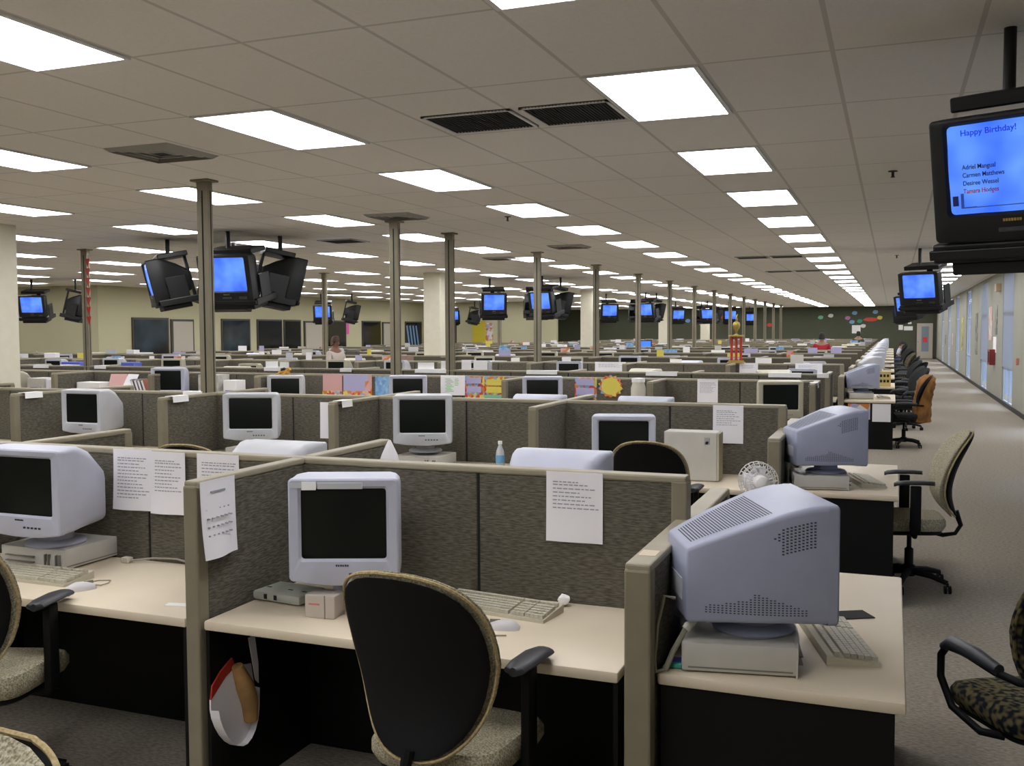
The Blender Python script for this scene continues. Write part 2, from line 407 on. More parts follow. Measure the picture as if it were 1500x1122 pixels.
P_SPF = Proto(panel(PITCH, PH, detail=False), 'partition'); P_DVF = Proto(panel(.72, PH, detail=False), 'partition')
def nbays(y):
    lim = XL+1.3 if y < YS else XS+1.0
    if y < YN: lim = -23.
    n = 0
    while n < 13 and BX(n+1) > lim and -BX(n) < 1.144*(y+1)+.6: n += 1
    return n
NB = [nbays(y) for y in ROWS]
for r, y in enumerate(ROWS):
    near = r < 5
    for k in range(NB[r]):
        lab = 'grey-brown fabric partition along %s desk row, %s bay from window aisle' % (ORD[r], ORD[k])
        g = 'long partitions of the %s desk row' % ORD[r]
        if k == 0 and near: P_SPE.put((BX(1), y, 0), 0, lab, g)
        else: (P_SP if near else P_SPF).put((BX(k+1), y, 0), 0, lab, g)
    for side in (-1, 1):
        if (r == 2 and side == 1) or (r == 3 and side == -1): continue
        for k in range(0, NB[r]+1):
            if k == 0 and r not in (2, 3) or (r == 2 and k == 3): continue
            if r > 9 and k % 2: continue
            pr = P_DV if near else P_DVF
            lab = 'short fabric divider, %s side of %s desk row, %s from window aisle' % ('near' if side < 0 else 'far', ORD[r], ORD[k])
            g = 'short dividers of the %s desk row' % ORD[r]
            yy = y+side*.755; pr.put((BX(k), yy, 0), pi/2 if side < 0 else -pi/2, lab, g)
    if r not in (2, 3):
        for side in (-1, 1):
            P_LOW.put((-.722, y+side*.78, 0), pi/2 if side < 0 else -pi/2, 'low fabric end panel behind aisle desk of %s desk row, %s half' % (ORD[r], 'near' if side < 0 else 'far'), 'low end panels by the aisle desks')

# ------------------------------------------------------------------ desks
def desk(x0, x1, y0, y1, panels=()):
    t = thing('desk', ((x0+x1)/2, (y0+y1)/2, 0)); w, d = (x1-x0)/2, (y1-y0)/2
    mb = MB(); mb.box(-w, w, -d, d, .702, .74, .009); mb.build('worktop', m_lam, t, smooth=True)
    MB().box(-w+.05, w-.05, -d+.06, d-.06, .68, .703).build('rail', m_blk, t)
    for p in panels: MB().box(p[0], p[1], p[2], p[3], p[4] if len(p) > 4 else .0, .70).build('side_or_shade_panel', m_blk, t)
    if not panels:
        for s in (-1, 1): MB().box(s*(w-.02)-.008, s*(w-.02)+.008, .0, d-.02, .60, .703).build('bracket', m_blk, t)
    return t
D_BAY = Proto(desk(-.80, .80, -.355, .355, [(-.797, -.782, -.345, .35), (.782, .797, -.345, .35), (-.78, .78, .325, .34)]), 'desk')  # black side and back panels added to deepen the shade under bay desks
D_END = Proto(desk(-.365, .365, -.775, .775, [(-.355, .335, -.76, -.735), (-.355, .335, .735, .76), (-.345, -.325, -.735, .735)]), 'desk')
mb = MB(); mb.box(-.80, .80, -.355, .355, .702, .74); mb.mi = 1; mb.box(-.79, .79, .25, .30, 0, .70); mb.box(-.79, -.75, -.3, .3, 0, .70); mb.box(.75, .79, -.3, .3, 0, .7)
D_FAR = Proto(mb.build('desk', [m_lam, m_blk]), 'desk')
def end_y(r): return 3.765 if r == 0 else (7.53 if r == 1 else ROWS[r]+.03)
for r, y in enumerate(ROWS):
    for side in (-1, 1):
        if (r == 2 and side == 1) or (r == 3 and side == -1): continue
        for k in range(NB[r]):
            if r > 6 and side > 0 and k > 9: continue
            (D_BAY if r < 4 else D_FAR).put(((BX(k)+BX(k+1))/2, y+side*.395, 0), 0 if side < 0 else pi,
                'cream-topped desk, %s side of %s desk row, %s bay from window aisle' % ('near' if side < 0 else 'far', ORD[r], ORD[k]), 'desks of the %s desk row' % ORD[r])
    if r not in (2, 3):
        D_END.put((-.312, end_y(r), 0), 0, 'cream-topped black-sided end desk facing the window aisle, %s desk row' % ORD[r], 'end desks along the window aisle')

# ------------------------------------------------------------------ monitors and computers
def outline(w, h, r=.03, dip=.018, cz=0, n=3):
    p = rrect(w, h, r, n, 0, cz); q = []
    for i, a in enumerate(p):
        q.append(a)
        if i == 3*(n+1)-1:          # bottom edge, bowed down a little
            for f in (.2, .4, .6, .8):
                x = a[0]+(p[i+1][0]-a[0])*f; q.append((x, a[1]))
    return [(x, z-dip*max(0, 1-(2*x/w)**2) if z < cz else z) for x, z in q]
def monitor(name, body, depth, ph=.085, vents=False, w=.46, h=.375, marks=False, peak=.012, screen=None, wedge=False):
    t = thing(name); cz = ph+h/2
    f0 = -.2; L = depth
    def sec(y, ww, top, bot, r=.03, dip=.0): return [Vector((a, y, b)) for a, b in outline(ww, top-bot, r, dip, (top+bot)/2)]
    T = ph+h
    S_ = [(f0+.035, w, T, ph, .018), (f0+.10, w*.99, T+peak*.6, ph+.002, .026), (f0+.18*L/.44, w*.965, T+peak*.4, ph+.004, .04), (f0+.26*L/.44, w*.91, T-.02, ph+.004, .05),
          (f0+.34*L/.44, w*.80, T-.072, ph+.004, .045), (f0+.41*L/.44, w*.69, T-.118, ph+.006, .035), (f0+L-.008, w*.63, T-.142, ph+.008, .03), (f0+L, w*.59, T-.155, ph+.02, .025)]
    if wedge: S_ = [(f0+.035, w, T, ph, .02), (f0+.085, w*.99, T-.004, ph+.002, .02), (f0+.16, w*.965, T-.022, ph+.004, .018), (f0+.24, w*.90, T-.052, ph+.002, .016), (f0+.32, w*.81, T-.084, ph, .014), (f0+.40, w*.70, T-.118, ph-.004, .014), (f0+L-.006, w*.635, T-.142, ph-.006, .012), (f0+L, w*.61, T-.149, ph+.004, .012)]
    secs = [sec(*q) for q in S_]
    MB().loft(secs).build('housing', body, t, smooth=True)
    mb = MB(); sw, sh, sz = w*.825, h*.74, cz+.022
    o1 = outline(w, h, .014, .02, cz); oi = outline(w-.012, h-.012, .011, .018, cz)
    inn = outline(sw, sh, .012, 0, sz); in2 = outline(sw-.02, sh-.02, .012, 0, sz)
    mb.loft([[Vector((a, y, b)) for a, b in o] for y, o in ((f0+.036, o1), (f0+.006, o1), (f0, oi), (f0+.002, inn), (f0+.014, in2))], cap=False)
    mb.build('bezel', body, t, smooth=True)
    MB().grid(lambda u, v: Vector(((u-.5)*sw, f0+.013+.014*((2*u-1)**2+(2*v-1)**2)*.5, sz+(v-.5)*sh)), 10, 8).build('screen', screen or m_scr, t, smooth=True)
    mb = MB(); mb.lathe([(.13, 0), (.135, .008), (.125, .018), (.08, .026), (.075, ph-.01), (.11, ph+.004)], 24, (0, .0, 0)); mb.build('pedestal', body, t, smooth=True)
    mb = MB()
    for k in range(5): mb.box(.02+.022*k, .032+.022*k, f0-.002, f0+.004, cz-h/2+.022, cz-h/2+.030)
    mb.build('buttons', m_crtsh if body is not m_crt2 else m_pcd, t)
    mb = MB()
    for k, x in enumerate((-.030, -.022, -.013, -.005, .004, .012)): mb.box(x, x+.006, f0-.001, f0+.003, cz-h/2+.055, cz-h/2+.062-.001*(k % 2))
    mb.build('maker_mark', m_crtsh, t)
    if marks:
        MB().box(-.20, -.155, f0-.0025, f0+.001, T-.034, T-.016, .001).build('sticker', m_crt3, t)
        MB().box(-.155, -.10, f0-.003, f0+.001, T-.042, T-.010, .001).build('sticker', m_papw, t)
        MB().box(-.095, .075, f0-.003, f0+.001, T-.038, T-.014, .001).build('sticker', m_crt3, t)
    if vents:
        def at(y):
            for a, b in zip(S_, S_[1:]):
                if a[0] <= y <= b[0]:
                    q = (y-a[0])/(b[0]-a[0]); return [a[i]+(b[i]-a[i])*q for i in (1, 2, 3)]
        mb = MB(); y = f0+.19
        while y < f0+L-.02:         # ribs across the sloping top
            a, b = at(y), at(y+.0035); ww = a[0]/2-.055
            mb.quad((-ww, y, a[1]+.0012), (ww, y, a[1]+.0012), (ww, y+.0035, b[1]+.0012), (-ww, y+.0035, b[1]+.0012)); y += .0085
        mb.build('top_vents', m_crtsh, t)
        for s in (-1, 1):
            mb = MB()
            for j in range(9):          # louvre dashes, upper and lower flank
                for i in range(16):
                    y = f0+.075+.012*i
                    a, b = at(y), at(y+.007)
                    zz = a[1]-.045-.0095*j
                    if j*.0095 < .085-.0052*(i+1) or i < 9:
                        if i > 8+j: continue
                        zt = zz; mb.quad((s*(a[0]/2+.001), y, zt), (s*(b[0]/2+.001), y+.007, zt), (s*(b[0]/2+.001), y+.007, zt-.0045), (s*(a[0]/2+.001), y, zt-.0045))
            mb.build('upper_flank_vents', m_crtsh, t); mb = MB()
            for j in range(10):
                for i in range(26):
                    y = f0+.10+.0118*i
                    if y > f0+L-.03 or (i < 14 and j > 2+i*.5): continue
                    a, b = at(y), at(y+.006); zt = ph+.035+.0075*j
                    if j > 6-(i-14)*.3 and i >= 14: continue
                    mb.quad((s*(a[0]/2+.001), y, zt), (s*(b[0]/2+.001), y+.006, zt), (s*(b[0]/2+.001), y+.006, zt-.0035), (s*(a[0]/2+.001), y, zt-.0035))
            mb.build('lower_flank_vents', m_crtsh, t)
        MB().box(-.08, .08, f0+L-.004, f0+L+.003, ph+.05, ph+.12, .002).build('rating_plate', m_crt3, t)
    return t
def simple_monitor(name, body, scr=m_scr, w=.44, h=.37, ph=.09):
    mb = MB(); T = ph+h; f0 = -.19
    mb.loft([[Vector((a, y, b)) for a, b in rrect(ww, top-bot, .02, 1, 0, (top+bot)/2)] for y, ww, top, bot in
             ((f0, w, T, ph), (f0+.12, w, T, ph), (f0+.22, w*.86, T-.03, ph), (f0+.37, w*.6, T-.13, ph+.01))])
    mb.box(-.12, .12, -.1, .1, 0, .02); mb.box(-.07, .07, -.07, .07, .0, ph+.01)
    mb.mi = 1; mb.box(-w*.4, w*.4, f0-.004, f0+.004, ph+.075, T-.04)
    return mb.build(name, [body, scr])
MN_A = Proto(monitor('crt_monitor', m_crt, .37, vents=False), 'monitor')
MN_S = Proto(monitor('crt_monitor', m_crt, .38, ph=.138, marks=True, w=.415, h=.388), 'monitor')
MN_L = Proto(monitor('crt_monitor', m_crt4, .455, ph=.068, vents=True, h=.372, wedge=True), 'monitor')
MN_G = Proto(monitor('crt_monitor', m_crt3, .38), 'monitor')
MN_B = Proto(monitor('crt_monitor', m_crt2, .40), 'monitor')
MF = [Proto(simple_monitor('crt_monitor', b), 'monitor') for b in (m_crt, m_crt3, m_crt2)]
MF_ON = Proto(simple_monitor('crt_monitor', m_tvg, m_pcB), 'monitor')

def pc_case():          # flat desktop case, front at -Y
    t = thing('desktop_computer'); w, d, h = .19, .18, .098
    MB().box(-w, w, -d+.01, d, .006, h, .006).build('case', m_pc, t, smooth=True)
    mb = MB(); mb.loft([[Vector((x, -d+.012+(.0 if e else -.022*(1-(x/w)**2*.7)), z)) for x, z in [(-w, .0), (-w, h*.98)]+[(-w+2*w*k/8, h) for k in range(1, 8)]+[(w, h*.98), (w, 0)]+[(w-2*w*k/8, 0) for k in range(1, 8)]] for e in (1, 0)])
    mb.build('front_panel', m_pc, t, smooth=True)
    for x in (.085, .105, .150, .165): MB().box(x, x+.007, -d-.014, -d+.004, .02, .075, .002).build('air_slot', m_pcd, t)
    for z in (.055, .030): MB().box(-.15, .02, -d-.0135, -d, z, z+.005).build('drive_slot', m_pcd, t)
    mb = MB(); mb.box(-w-.001, -w+.002, -d+.02, d-.02, .016, .021); mb.box(w-.002, w+.001, -d+.02, d-.02, .016, .021); mb.build('base_seam', m_pcd, t)
    return t
PC = Proto(pc_case(), 'computer')
def keyboard():
    t = thing('keyboard')
    MB().prism([(-.085, .0), (-.085, .012), (.055, .028), (.085, .034), (.085, 0)], -.235, .235, 'X').build('shell', m_kb, t)
    mb = MB()
    for r, (y, n) in enumerate(((-.07, 8), (-.048, 13), (-.026, 13), (-.004, 14), (.018, 15), (.05, 14))):
        x = -.222; wk = .305/n
        for k in range(n): mb.box(x+k*wk+.001, x+(k+1)*wk-.001, y-.009, y+.009, .012+(y+.085)*.12, .026+(y+.085)*.12)
        for k in range(3): mb.box(.094+k*.019, .111+k*.019, y-.009, y+.009, .012+(y+.085)*.12, .026+(y+.085)*.12)
        for k in range(4): mb.box(.155+k*.019, .172+k*.019, y-.009, y+.009, .012+(y+.085)*.12, .026+(y+.085)*.12)
    mb.build('keys', m_key, t)
    return t
KB = Proto(keyboard(), 'keyboard')
def mouse():
    t = thing('computer_mouse')
    mb = MB(); mb.loft([[Vector((sx*cos(2*pi*k/14)*.031, y, max(0, .0+hz*sin(2*pi*k/14)))) for k in range(14)] for y, sx, hz in ((-.058, .55, .012), (-.05, .85, .022), (-.02, 1, .033), (.02, 1, .036), (.045, .9, .026), (.058, .6, .012))])
    mb.build('body', m_mouse, t, smooth=True)
    MB().box(-.003, .003, -.05, -.012, .022, .0345, .001).build('scroll_slot', m_pcd, t)
    MB().tube([(0, -.056, .012), (.0, -.08, .006), (.03, -.12, .004), (.07, -.14, .004), (.10, -.10, .004), (.09, .02, .004)][::1], .0025, 6).build('cord', m_cord, t)
    return t
MS = Proto(mouse(), 'mouse')
CPUZ = .74+.1

# first row, near side
MN_S.put((-1.99, 3.36, .7405), radians(21), 'lilac-grey monitor with tape strips above its screen, behind the black chair back')
MN_A.put((-3.63, 3.45, CPUZ), 0, 'lilac-grey monitor on flat computer case, beside the hanging open booklet')
PC.put((-3.665, 3.52, .74), 0, 'flat putty computer case under monitor beside the hanging open booklet')
KB.put((-3.50, 3.22, .74), 0, 'cream keyboard in front of the flat case, beside small mouse with cord')
MS.put((-3.165, 3.13, .74), radians(150), 'white mouse with grey cord on desk beside the cream keyboard, calendar bay')
KB.put((-1.405, 3.47, .74), radians(-8), 'cream keyboard half hidden behind black chair back, crumpled paper near it')
MS.put((-1.30, 3.25, .74), radians(-75), 'white mouse below the keyboard beside the black chair back')
# second row
MN_G.put((-6.84, 7.02, CPUZ), 0, 'grey monitor on near side of second desk row, fourth bay from aisle')
MN_G.put((-5.09, 7.02, CPUZ), radians(22), 'grey monitor beside the power pole of the second desk row')
MN_G.put((-3.475, 7.02, CPUZ+.02), radians(20), 'grey monitor with papers below its screen, behind white crumpled bag')
MN_A.put((-1.85, 7.05, .74), radians(14), 'pale monitor partly behind a chair back, next to upright beige computer')
for x, w in ((-6.84, 'fourth'), (-5.09, 'third'), (-3.475, 'second')): PC.put((x, 7.02, .74), 0, 'flat putty computer case under monitor of second desk row, %s bay from aisle' % w)
# far side of the first row: the monitors show their tops
MN_G.put((-2.97, 4.19, .785), pi, 'white-topped monitor turned away beyond first partition, booklet bay')
MN_A.put((-1.43, 4.19, .80), pi, 'pale monitor turned away beyond first partition, above the pinned note')
for x, z, w in ((-2.97, .785, 'booklet'), (-1.43, .80, 'pinned note')): tag(MB().box(-.17, .17, -.15, .15, 0, z-.74, .004).build('document_stand', m_pc, None, (x, 4.19, .74)), 'low putty riser under monitor turned away, %s bay' % w, 'stand')
# far side of the second row
for x, z, w in ((-2.86, .80, 'between paper zigzag and red-lilac sheet'), (-1.92, .80, 'below the white jar'), (-4.6, .75, 'near the green-written board')):
    MN_A.put((x, 7.9, z), pi, 'pale monitor turned away beyond second partition, '+w)
    tag(MB().box(-.17, .17, -.15, .15, 0, z-.74, .004).build('document_stand', m_pc, None, (x, 7.9, .74)), 'low putty riser under turned-away monitor beyond second partition, '+w, 'stand')
# third row, near side
for x, y, z, rz, P, w in ((-7.26, 10.72, .80, .35, MN_G, 'with orange toy on top'), (-5.52, 10.72, .82, .38, MN_A, 'beside the green-written white board'), (-3.77, 10.72, .83, .25, MN_A, 'beside the red and lilac sheet'),
                          (-9.1, 10.72, .88, .3, MN_A, 'with dark reflecting screen, left of pole, beside leaning books'), (-11.97, 10.72, .80, 0, MN_B, 'by the cream column'), (-1.13, 10.66, .82, .3, MN_B, 'turned sideways at aisle end of third desk row')):
    P.put((x, y, z), rz, 'monitor of third desk row '+w)
    PC.put((x, 10.74, .74), 0, 'flat computer case of third desk row beside the leaning books') if z > .83 else tag(MB().box(-.17, .17, -.15, .15, 0, z-.74, .004).build('document_stand', m_pc, None, (x, 10.72, .74)), 'low riser under third-row monitor '+w, 'stand')
# aisle end desks
for r in [0, 1]+list(range(4, 16)):
    y = end_y(r); rz = radians(114) if r in (0, 1) else radians(random.uniform(90, 115))
    w = '%s end desk along the window aisle' % ORD[[0, 1].index(r) if r < 2 else r-2]
    yy = y-.52 if r < 2 else y-.38
    P = MN_L if r < 5 else (MF[r % 2])
    P.put((-.415, yy+.01, CPUZ), rz, 'large grey monitor on the '+w, 'monitors on the end desks')
    PC.put((-.462, yy, .74), radians(100), 'flat computer under monitor on the '+w, 'computer cases on the end desks')
    if r < 9:
        KB.put((-.165 if r < 2 else -.12, yy+.25, .74), radians(106 if r < 2 else 95), 'cream keyboard on the '+w, 'keyboards on the end desks')
# all rows beyond
MX = {}
for r in range(3, 16):
    for side in (-1, 1):
        if r == 3 and side < 0: continue
        for k in range(NB[r]):
            if r > 6 and side > 0 and k > 9: continue
            if random.random() < .07: continue
            x = (BX(k)+BX(k+1))/2+random.uniform(-.3, .3); z = .74+random.choice((0.0, .06, .09))
            lab = '%s monitor, %s side of %s desk row, %s bay from window aisle'
            P = random.choice(MF); cname = {0: 'lilac-grey', 1: 'silver-grey', 2: 'beige'}[MF.index(P)]
            if r == 9 and side < 0 and k == 4: P = MF_ON; cname = 'lit blue-screened'; z = 1.0
            y = ROWS[r]+side*(.33+random.uniform(-.04, .04))
            MX[(r, side, k)] = x; P.put((x, y, z), (.2 if side < 0 else pi)+random.uniform(-.3, .3), lab % (cname, 'near' if side < 0 else 'far', ORD[r], ORD[k]), 'monitors of the %s desk row' % ORD[r])
            if z > .75: tag(MB().box(-.17, .17, -.14, .14, 0, z-.74).build('monitor_stand', m_pc, None, (x, y, .74)), 'riser under monitor, %s side of %s desk row, %s bay from window aisle' % ('near' if side < 0 else 'far', ORD[r], ORD[k]), 'stand', 'risers of the %s desk row' % ORD[r])

# ------------------------------------------------------------------ chairs (facing +Y)
def chair(fabric, rim, loop=False):
    t = thing('office_chair')
    mb = MB()
    for k in range(5):
        a = 2*pi*k/5+.3; d = Vector((cos(a), sin(a), 0))
        mb.tube([d*.03+Vector((0, 0, .115)), d*.16+Vector((0, 0, .105)), d*.28+Vector((0, 0, .075))], [.028, .022, .017], 8)
    mb.lathe([(.045, .08), (.05, .10), (.045, .15), (.03, .16)], 16)
    mb.build('star_base', m_shell, t, smooth=True)
    for k in range(5):
        a = 2*pi*k/5+.3; c = (cos(a)*.285, sin(a)*.285, .0)
        mb = MB(); mb.lathe([(.008, .05), (.008, .075)], 8, c)
        for s in (-.014, .014): mb.lathe([(.001, s-.009), (.028, s-.008), (.0295, s), (.028, s+.008), (.001, s+.009)], 14, (c[0], c[1], .0295), 'Y')
        mb.build('caster', m_shell, t, smooth=True)
    MB().lathe([(.03, .15), (.03, .27), (.022, .275), (.016, .28), (.016, .40)], 14).build('gas_column', m_shell, t, smooth=True)
    mb = MB(); mb.box(-.10, .10, -.14, .12, .385, .425, .012); mb.tube([(.09, .06, .40), (.20, .07, .395), (.26, .075, .395)], .008, 8); mb.build('mechanism', m_shell, t, smooth=True)
    # seat: rounded slab with a waterfall front
    def slab(w, d, z0, z1, droop):
        P = []
        for s, z in ((.93, z0), (1, z0+(z1-z0)*.35), (1, z0+(z1-z0)*.7), (.94, z1-.006), (.82, z1)):
            q = []
            for k in range(36):
                a = 2*pi*k/36; cx, cy = cos(a), sin(a); e = .42
                x = math.copysign(abs(cx)**e, cx)*w/2*s; y = math.copysign(abs(cy)**e, cy)*d/2*s
                x *= .94+.06*(y/d*2+1)/2
                q.append(Vector((x, y+.02, z-droop*max(0, y/d*2)**3)))
            P.append(q)
        return P
    MB().loft(slab(.50, .48, .435, .525, .035)).build('seat', fabric, t, smooth=True)
    MB().loft(slab(.45, .43, .405, .435, .03)).build('seat_pan', m_shell, t, smooth=True)
    # backrest
    def yb(z): return -.215-.09*((.70-z)/.22)**2 if z < .70 else -.215-.16*((z-.70)/.40)**1.7
    def back(inset, off, th):
        z0, z1 = .51+inset, 1.115-inset; P = []; N = 18
        for j in range(N+1):
            tau = -cos(pi*j/N); z = (z0+z1)/2+tau*(z1-z0)/2
            W_ = (.257-.06*max(0, (.82-z)/.3))-inset
            w = W_*max(.02, (1-abs(tau)**3.4))**(1/2.5) if abs(tau) < .999 else .02
            th_ = th*(max(.08, 1-abs(tau)**5))
            q = []
            for k in range(24):
                a = 2*pi*k/24; x = w*math.copysign(abs(cos(a))**.6, cos(a)); dy = th_*math.copysign(abs(sin(a))**.8, sin(a))
                q.append(Vector((x, yb(z)+off+dy+.045*(x/.25)**2, z)))
            P.append(q)
        return P
    MB().loft(back(0, .012, .030)).build('backrest', fabric, t, smooth=True)
    MB().loft(back(.014, -.028, .022)).build('back_shell', m_shell, t, smooth=True)
    # piping along the seam between cushion and shell
    ring = []
    for j in range(1, 48):
        tau = -cos(pi*j/48); z = .8125+tau*.2995; W_ = (.257-.06*max(0, (.82-z)/.3)); w = W_*max(.02, (1-abs(tau)**3.4))**(1/2.5)
        ring.append((w, z))
    pts = [(w, yb(z)-.012+.045*(w/.25)**2, z) for w, z in ring]+[(-w, yb(z)-.012+.045*(w/.25)**2, z) for w, z in ring[::-1]]
    MB().tube(pts+[pts[0]], .006, 6).build('piping', rim, t, smooth=True)
    MB().tube([(0, -.12, .40), (0, -.22, .375), (0, -.30, .39), (0, -.335, .45), (0, -.30, .55)], [.018, .016, .014, .016, .02], 8).build('back_bar', m_shell, t, smooth=True)
    for s in (-1, 1):
        if loop:
            q = [(s*.20, -.08, .41), (s*.27, -.05, .42), (s*.285, .10, .45), (s*.29, .17, .54), (s*.29, .17, .62), (s*.29, .13, .665), (s*.29, .02, .675), (s*.285, -.15, .665), (s*.26, -.24, .66), (s*.2, -.27, .655)]
            arm = MB().tube(q, .014, 10).build('armrest', m_shell, t, smooth=True)
            MB().tube([(s*.29, .155, .655), (s*.29, .10, .685), (s*.29, -.05, .69), (s*.285, -.17, .678)], [.016, .026, .027, .02], 10).build('arm_pad', m_arm, arm, smooth=True)
        else:
            arm = MB().tube([(s*.16, .0, .405), (s*.25, .0, .405), (s*.268, .0, .44)], .018, 8).box(s*.268-.016, s*.268+.016, -.035, .035, .42, .755, .008).build('armrest', m_shell, t, smooth=True)
            mb = MB(); mb.loft([[Vector((s*.268+.045*wx*cos(2*pi*k/12), y, z+.015*sin(2*pi*k/12))) for k in range(12)] for y, wx, z in ((-.12, .3, .772), (-.11, .8, .774), (-.05, 1, .777), (.06, 1, .775), (.12, .85, .768), (.14, .3, .76))])
            mb.build('arm_pad', m_arm, arm, smooth=True)
    return t
m_dkf = mat('charcoal_fabric', (.018, .02, .022), .95, spec=.1, scale=(1, 1, 1), nscale=120, c2=(.035, .036, .036))
CHB = Proto(chair(m_dkf, m_shell, True), 'chair')
CH = Proto(chair(m_seat, m_tan), 'chair'); CHL = Proto(chair(m_dot, m_dot, True), 'chair')
CH.put((-1.33, 2.89, 0), radians(-4), 'black-backed task chair at the desk with tape-marked monitor')
CH.put((-3.33, 2.80, 0), radians(18), 'beige-seated task chair at the bay with the hanging booklet')
CH.put((-1.47, .87, 0), radians(176), 'beige speckled task chair nearest the camera, only the top of its backrest in view')
CH.put((-1.47, 6.45, 0), radians(2), 'black-backed chair rising beyond first partition, next to upright beige computer')
CH.put((-4.25, 5.35, 0), radians(10), 'chair whose tan rim shows over first partition beside the booklet')
CH.put((.13, 7.40, 0), radians(97), 'beige-seated task chair drawn up to second end desk by the aisle')
CHL.put((.52, 3.87, 0), radians(28), 'dark spotted chair with looped arms beside first end desk')
CHB.put((.18, 16.2, 0), radians(92), 'dark chair with a brown coat over its back, third end desk')
for r in list(range(5, 16)):
    if r in (11, 12): continue
    P = CHL if r % 4 == 0 else CHB
    P.put((.20+random.uniform(-.04, .1), end_y(r)+random.uniform(-.25, .2), 0), radians(random.uniform(70, 120)), 'dark task chair in the window aisle at the %s end desk' % ORD[r-2], 'chairs along the window aisle')
    if r < 11: P.put((.25+random.uniform(-.04, .1), end_y(r)-1.3+random.uniform(-.25, .2), 0), radians(random.uniform(60, 130)), 'spare task chair in the window aisle just ahead of the %s end desk' % ORD[r-2], 'chairs along the window aisle')
# coat over the third aisle chair
mb = MB(); N = 14; P = []
for j in range(N+1):
    f = j/N; z = .40+.72*f; w = .26-.05*f if f < .8 else .22*math.sqrt(max(.03, 1-((f-.8)/.2)**2))+.0
    th = .125 if f < .85 else .125*math.sqrt(max(.05, 1-((f-.85)/.16)**2))
    yc = -.235-.13*max(0, f-.4)
    P.append([Vector((w*cos(2*pi*k/20)*(1+.06*sin(5*k+j)), yc-.02+th*sin(2*pi*k/20)*(1+.15*sin(3*k+2*j)), z)) for k in range(20)])
t = thing('brown_coat', (.18, 16.2, 0), radians(92)); mb.loft(P); mb.build('coat_body', mat('brown_suede', (.26, .115, .025), .9, var=.35, scale=(9, 9, 5)), t, smooth=True)
mb = MB()
mb.tube([(.20, -.33, .98), (.25, -.30, .80), (.26, -.28, .60), (.24, -.27, .44)], [.04, .055, .05, .045], 10); mb.build('sleeve', mat('brown_suede_dark', (.20, .085, .02), .9, var=.3), t, smooth=True)
tag(t, 'brown coat hung over a dark chair back in the aisle', 'coat')

# ------------------------------------------------------------------ televisions on ceiling mounts (screen towards -Y)
TILT = Matrix.Rotation(radians(13), 4, 'X')
def tv():
    t = thing('television'); w, h = .68, .56
    def ring(o, y): return [Vector((a, y, b)) for a, b in o]
    mb = MB(); mb.loft([ring(rrect(w, h, .02, 3), -.20), ring(rrect(w, h, .02, 3), -.10), ring(rrect(w*.96, h*.94, .04, 3, 0, .0), -.02), ring(rrect(w*.72, h*.72, .06, 3, 0, -.02), .14), ring(rrect(w*.5, h*.5, .05, 3, 0, -.05), .27)])
    mb.build('cabinet', m_tv, t, smooth=True)
    mb = MB(); so = rrect(.56, .425, .02, 3, 0, .045); si = rrect(.535, .40, .02, 3, 0, .045)
    mb.loft([ring(rrect(w, h, .02, 3), -.195), ring(rrect(w, h, .02, 3), -.225), ring(rrect(w-.02, h-.02, .015, 3), -.232), ring(so, -.230), ring(si, -.212)], cap=False); mb.build('bezel', m_tv, t, smooth=True)
    sc = MB().grid(lambda u, v: Vector(((u-.5)*.545, -.224+.020*((2*u-1)**2+(2*v-1)**2)*.5, .045+(v-.5)*.41)), 12, 10).build('screen', m_scrB, t, smooth=True)
    MB().box(-.06, .06, -.236, -.228, -.245, -.225, .003).build('remote_window', m_tvg, t); MB().box(.16, .26, -.2345, -.228, -.25, -.22, .002).build('control_strip', m_tvg, t)
    mb = MB()
    for k in range(7): mb.box(-.04+.0115*k, -.032+.0115*k, -.2345, -.23, -.198, -.186)
    mb.build('maker_mark', m_gold, t)
    return t
def tv_mount():
    t = thing('television_mount')          # origin at the tube centre height; ceiling at +zc
    zc = .70
    mb = MB(); mb.lathe([(.09, zc), (.09, zc-.012), (.04, zc-.02), (.032, zc-.03)], 16, (-.09, .03, 0)); mb.build('ceiling_plate', m_stl, t, smooth=True)
    MB().lathe([(.028, zc-.02), (.028, .36)], 14, (-.09, .03, 0)).build('pole', m_stl, t, smooth=True)
    def rb(mb):
        for v in mb.bm.verts: v.co = TILT @ v.co
        return mb
    rb(MB().box(-.30, .30, -.06, .32, .30, .37, .01)).build('top_bar', m_stl, t)
    for s in (-1, 1): rb(MB().box(s*.352-.01, s*.352+.01, -.05, .20, -.37, .02, .004)).build('side_arm', m_stl, t)
    rb(MB().box(-.05, .05, .285, .32, -.37, .37, .006)).build('rear_strut', m_stl, t)
    rb(MB().box(-.37, .37, -.20, .32, -.385, -.292, .01)).build('tray', m_stl, t)
    rb(MB().box(-.30, .30, -.16, .2, -.45, -.385, .01)).build('player_box', m_tv, t)
    rb(MB().box(-.37, .37, -.245, -.22, -.36, -.315, .004)).build('front_lip', m_stl, t)
    return t
TV = Proto(tv(), 'television'); TM = Proto(tv_mount(), 'television mount')
def put_tv(x, y, rz, where, grp, z=2.545, s=1.0):
    o = TV.put((x, y, z), rz, 'black television with blue screen, '+where, grp); o.rotation_euler.x = 0
    o.rotation_mode = 'XYZ'
    o.matrix_world = Matrix.Translation((x, y, z)) @ Matrix.Rotation(rz, 4, 'Z') @ TILT @ Matrix.Scale(s, 4)
    m = TM.put((x, y, z), rz, 'black ceiling bracket holding television, '+where, grp+' brackets')
    m.matrix_world = Matrix.Translation((x, y, z)) @ Matrix.Rotation(rz, 4, 'Z') @ Matrix.Diagonal((s, s, 1, 1))
    return o
